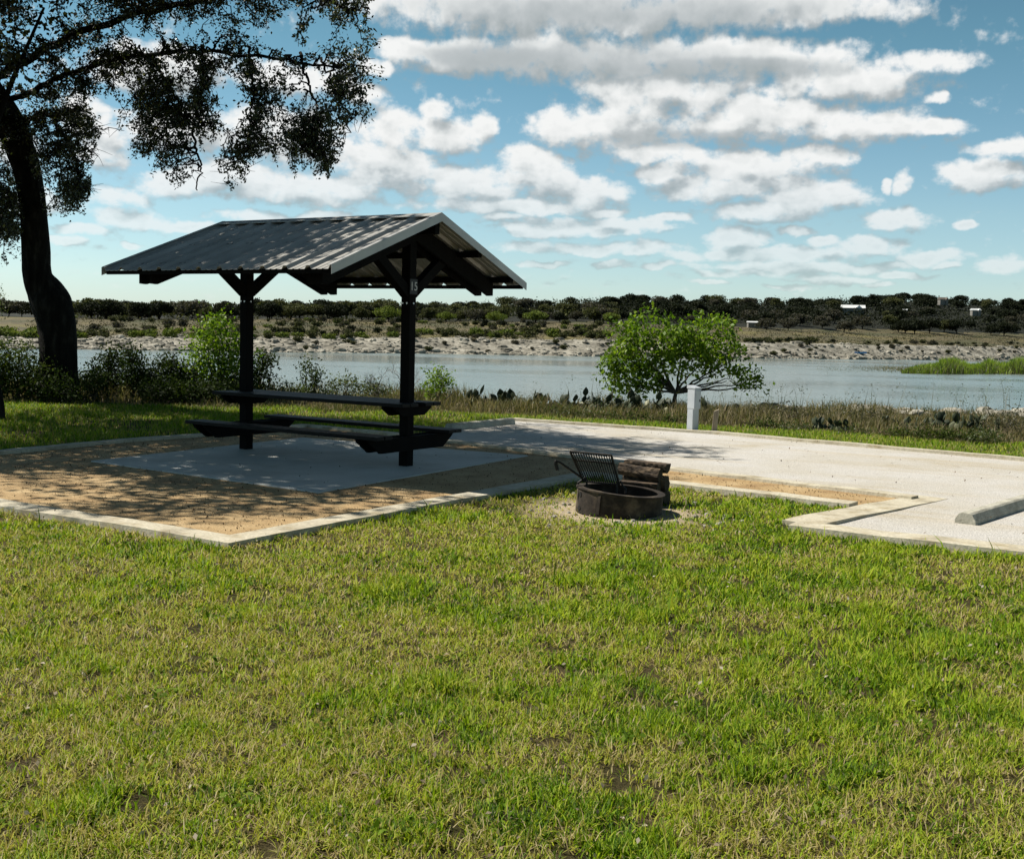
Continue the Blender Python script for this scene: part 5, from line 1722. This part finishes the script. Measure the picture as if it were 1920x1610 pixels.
LAB_R = "dark tree covering the hillside across the lake on the right"
cnt = 0
px = 135.0
while px < 1130:                                       # wood behind shelter: three loose rows
    for row, (d0_, d1_) in enumerate(((2, 18), (25, 60), (70, 130), (150, 300))):
        if rgk.random() < 0.12: continue
        kd = rgk.choices((0, 1, 3), (0.34, 0.42, 0.24) if px > 500 else (0.40, 0.34, 0.26))[0]
        far_tree(kd, px + rgk.uniform(-14, 14), rgk.uniform(d0_, d1_), 2, rgk.uniform(0.66, 1.22), LAB_L, "wood across the lake behind the shelter")
        cnt += 1
    px += rgk.uniform(20, 30)
for px in range(-30, 135, 24):
    far_tree(3 if px < 60 else 0, px, rgk.uniform(0, 60), 2, rgk.uniform(0.9, 1.15), "hazy tree across the lake seen left of the big oak's trunk", "trees across the lake left of the oak trunk")
px = 1130.0
while px < 1990:
    for d0_, d1_ in ((0, 40), (45, 95), (100, 150), (155, 205), (210, 260), (265, 320), (330, 390)):
        x_ = px + rgk.uniform(-16, 16)
        dD = rgk.uniform(d0_, d1_)
        if gap(x_, 4) and 60 < dD < (170 if x_ < 1640 else 250): continue
        if d0_ == 0 and rgk.random() < 0.4: continue
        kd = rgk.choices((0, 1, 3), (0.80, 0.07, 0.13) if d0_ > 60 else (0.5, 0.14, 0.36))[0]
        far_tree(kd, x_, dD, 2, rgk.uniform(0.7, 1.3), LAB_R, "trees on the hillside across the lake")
    px += rgk.uniform(27, 36)

# bushes of the far field and shore
rg = np.random.default_rng(404)
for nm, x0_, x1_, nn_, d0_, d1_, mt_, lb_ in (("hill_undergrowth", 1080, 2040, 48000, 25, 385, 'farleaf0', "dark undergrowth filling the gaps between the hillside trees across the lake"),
                                   ("wood_undergrowth", 120, 1120, 16000, 16, 240, 'farleaf1', "brushy undergrowth between the trees of the far wood"),
                                   ("far_scrub", 60, 2020, 15000, -108, 6, 'farleaf3', "low grey-green scrub carpeting the dry field across the lake"),
                                   ("far_weeds", 60, 2020, 12000, -108, -10, 'farleaf1', "olive weeds carpeting the dry field across the lake")):
    fl_ = nm.startswith("far_")
    ux = rg.uniform(x0_, x1_, nn_ // 12)
    C_ = []
    for p_ in ux:
        a, inf = colinfo(p_)
        D = inf[2][0] + d0_ + (d1_ - d0_) * rg.random()
        C_.append((a * D, D))
    C_ = np.array(C_)
    cz = far_z(C_[:, 0], C_[:, 1])[0]
    C3 = np.stack([C_[:, 0], C_[:, 1], cz + (0.2 if fl_ else 0.6 + 3.6 * rg.random(len(C_)) ** 1.3)], 1)
    P = (C3[:, None, :] + rg.normal(0, 1, (len(C3), 12, 3)) * np.array([1.9, 1.9, 0.22 if fl_ else 1.0])).reshape(-1, 3)
    V, Fc = leaves(P, 0.5 if fl_ else 1.1, 0.75, 0.6, rg)
    npmesh(nm, V, Fc, M[mt_], None, np.repeat(rg.random(len(P)), 4), kind='stuff', label=lb_, category="undergrowth")
BUSH = []
for kk, mname in enumerate(('farleaf1', 'farleaf2', 'farleaf3', 'farleaf0')):
    rg2 = np.random.default_rng(70 + kk)
    P = []
    for i in range(6):
        c_ = np.array([rg2.uniform(-.9, .9), rg2.uniform(-.7, .7), rg2.uniform(0.25, 0.7)])
        P.append(c_ + unit(rg2.normal(size=(70, 3))) * rg2.random((70, 1)) ** 0.4 * np.array([.75, .75, .55]))
    P = np.vstack(P); P = P[P[:, 2] > 0]
    V, Fc = leaves(P, 0.34, 0.7, 0.5, rg2)
    BUSH.append((V, Fc, np.repeat(rg2.random(len(P)), 4), mname))
bmesh_ = {}


def far_bush(kind, px, dD, line, sc, label, group):
    loc = place_far(px, dD, line)
    if kind not in bmesh_:
        V, Fc, T, mname = BUSH[kind]
        o = npmesh("far_bush", V, Fc, M[mname], None, T)
        bmesh_[kind] = o
    else:
        o = bmesh_[kind].copy(); COL.objects.link(o)
    o.location = loc; o.scale = (sc * rgk.uniform(0.9, 1.6), sc * rgk.uniform(0.9, 1.3), sc * rgk.uniform(1.0, 1.7))
    o.rotation_euler = (0, 0, rgk.uniform(-0.4, 0.4)); o['label'] = label; o['category'] = "bush"; o['group'] = group


for i in range(170):
    px = rgk.uniform(120, 1130)
    t = rgk.random()
    dD = 3 + 105 * t
    kd = rgk.choices((0, 2, 1, 3), (0.5, 0.28, 0.1, 0.12))[0]
    far_bush(kd, px, dD, 1, rgk.uniform(0.7, 1.5), "low scrub bush in the dry field across the lake", "scrub in the far field")
for i in range(26):
    far_bush(rgk.choice((0, 0, 1)), rgk.uniform(360, 790), rgk.uniform(-6, 14), 1, rgk.uniform(0.7, 1.3), "green bush at the top edge of the rocks between the shelter's posts", "bushes over the rocks between the posts")
for i in range(46):                                     # green band over the rocks right of the numbered post
    far_bush(rgk.choice((0, 0, 1)), rgk.uniform(790, 1135), rgk.uniform(8, 34), 1, rgk.uniform(1.0, 1.7), "green bush in the band above the far rocks right of the post", "green bushes above the far rocks")
for i in range(26):
    far_bush(rgk.choice((0, 0, 3)), rgk.uniform(1390, 1530), rgk.uniform(0, 22), 1, rgk.uniform(0.8, 1.3), "bush in the green band right of the lakeside tree across the water", "bushes right of the lakeside tree")
for i in range(42):                                     # greener band on the left bank
    far_bush(rgk.choice((1, 1, 0)), rgk.uniform(-40, 340), rgk.uniform(0, 16), 1, rgk.uniform(0.9, 1.6), "green bush in the band over the far shore near the oak trunk", "green bushes over the left far shore")
for i in range(40):
    far_bush(rgk.choice((0, 3, 3, 2)), rgk.uniform(1480, 1960), rgk.uniform(-6, 26), 1, rgk.uniform(0.6, 1.15), "dark bush dotted along the top of the right far shore", "bushes on the right far shore")
for i in range(40):
    far_bush(rgk.choice((0, 2, 0)), rgk.uniform(500, 1960), rgk.uniform(3, 18), 0, rgk.uniform(0.45, 0.95), "small bush growing among the pale far-shore rocks", "bushes among the far-shore rocks")


def house(label, px, ytop, D, wpx, hpx, rooff, rot, roofm):
    k = D / F
    base = at(px, ytop + hpx, D)
    o = thing("house", label, "house", base)
    o.rotation_euler = (0, 0, rot)
    w, h = wpx * k, hpx * k
    d = w * 0.6
    wh = h * (1 - rooff)
    b_ = MB(); b_.box((0, 0, wh / 2 - 1.5), (w / 2, 0, 0), (0, d / 2, 0), (0, 0, wh / 2 + 1.5))
    b_.box((w * 0.26, -d / 2 - 0.35, wh / 2 - 1.5), (w * 0.12, 0, 0), (0, 0.36, 0), (0, 0, wh / 2 + 1.49))
    wall = b_.build("wall", M['wallwhite'], o)
    b_ = MB()
    ov = w * 0.05
    b_.prism([(-w / 2 - ov, -d / 2 - ov, wh), (-w / 2 - ov, d / 2 + ov, wh), (-w / 2 - ov, 0, h + 0.2)], (w + 2 * ov, 0, 0))
    b_.prism([(w * 0.12, -d / 2 - ov - 0.8, wh), (w * 0.40, -d / 2 - ov - 0.8, wh), (w * 0.26, -d / 2 - ov - 0.8, h)], (0, d / 2 + 0.8, 0.0))
    b_.build("roof", M[roofm], o)
    for f_ in (-0.3, 0.05, 0.32):
        b_ = MB(); b_.box((f_ * w, -d / 2 - 0.03, wh * 0.5), (w * 0.06, 0, 0), (0, 0.03, 0), (0, 0, wh * 0.22))
        b_.build("window", M['window'], wall)
    return o


house("long white house with pale metal roof among the hillside trees", 1599, 572.5, 690, 40, 8, 0.66, R(-14), 'metalroof')
house("small tan house at the ridge left of the right-hand summit", 1768, 558, 800, 16, 6, 0.6, R(10), 'brownroof')
house("low white-roofed house amid dark trees toward the right edge", 1829, 579, 700, 16, 4, 0.7, R(5), 'metalroof')
house("tiny pale-roofed house under the hill's middle trees", 1697, 580, 680, 9, 3, 0.7, R(0), 'metalroof')
house("low pale shed behind the lakeside tree's right side", 1414, 603, 545, 24, 2.4, 0.7, R(0), 'metalroof')
# blue boat pulled up on the far shore
p = place_far(1613, 8, 0)
p.z += 0.15
bt = thing("rowing_boat", "small blue boat pulled up on the pale far shore", "boat", p)
V, Fs = [], []
for i in range(9):
    f_ = i / 8 * 2 - 1
    w_ = 0.75 * (1 - abs(f_) ** 2.4) + 0.03
    for q, z in ((-w_, 0.62 + 0.18 * f_ * f_), (-w_ * 0.6, 0.0), (w_ * 0.6, 0.0), (w_, 0.62 + 0.18 * f_ * f_)):
        V.append((f_ * 2.4, q, z))
for i in range(8):
    for q in range(3):
        a = i * 4 + q
        Fs.append((a, a + 1, a + 5, a + 4))
Fs += [(0, 3, 2, 1), (32, 33, 34, 35)]
b_ = MB(); b_.add(V, Fs); b_.build("hull", M['bluehull'], bt)
b_ = MB()
for x_ in (-0.9, 0.5):
    b_.box((x_, 0, 0.45), (0.14, 0, 0), (0, 0.62, 0), (0, 0, 0.03))
b_.build("bench", M['wallwhite'], bt)

# ------------------------------------------------------------------ reed island and mud spit in the lake
def on_water(px, py):
    return G(px, py, ZW)


rg = np.random.default_rng(66)
n = 17000
px = rg.uniform(1690, 2080, n)
py = rg.uniform(0, 1, n)
f_ = np.clip((px - 1690) / 70, 0.05, 1)
top = 697 - 12 * f_
py = top + (700 + 2 * f_ - top) * py
pts = np.array([on_water(a, b2) for a, b2 in zip(px, py)])
hl = (0.4 + 2.9 * f_ * np.clip(0.25 + 1.3 * (vn(px, py * 0, 1 / 17., 3) - 0.15), 0.15, 1.3)) * rg.uniform(0.55, 1.15, n)
brown = rg.random(n) < np.clip((py - 694) / 7, 0.03, 0.55)
V, Fc, T = blades(pts[:, 0], pts[:, 1], pts[:, 2], hl, np.full(n, 0.16), np.where(brown, 0.02, rg.uniform(0.15, 1, n)), 0.4, rg)
npmesh("reeds", V, Fc, M['reed'], None, T, kind='stuff', label="bright green reed bed in the lake at the right", category="reeds")
n = 9000
px = rg.uniform(1530, 1960, n); py = rg.normal(691, 3.2, n) + (px - 1560) * 0.012
ok = rg.random(n) < np.clip((px - 1500) / 300, 0.08, 1)
px, py = px[ok], py[ok]; n = len(px)
pts = np.array([on_water(a, b2) for a, b2 in zip(px, py)])
V, Fc, T = blades(pts[:, 0], pts[:, 1], pts[:, 2], rg.uniform(0.2, 0.9, n) * np.clip((px - 1540) / 200, 0.3, 1), np.full(n, 0.10), rg.uniform(0.1, 0.9, n), 0.6, rg)
npmesh("dead_reeds", V, Fc, M['drygrass'], None, T, kind='stuff', label="sparse brown reed stubble spreading from the reed bed", category="reeds")
print("objects", len(bpy.data.objects), "far trees L", cnt)
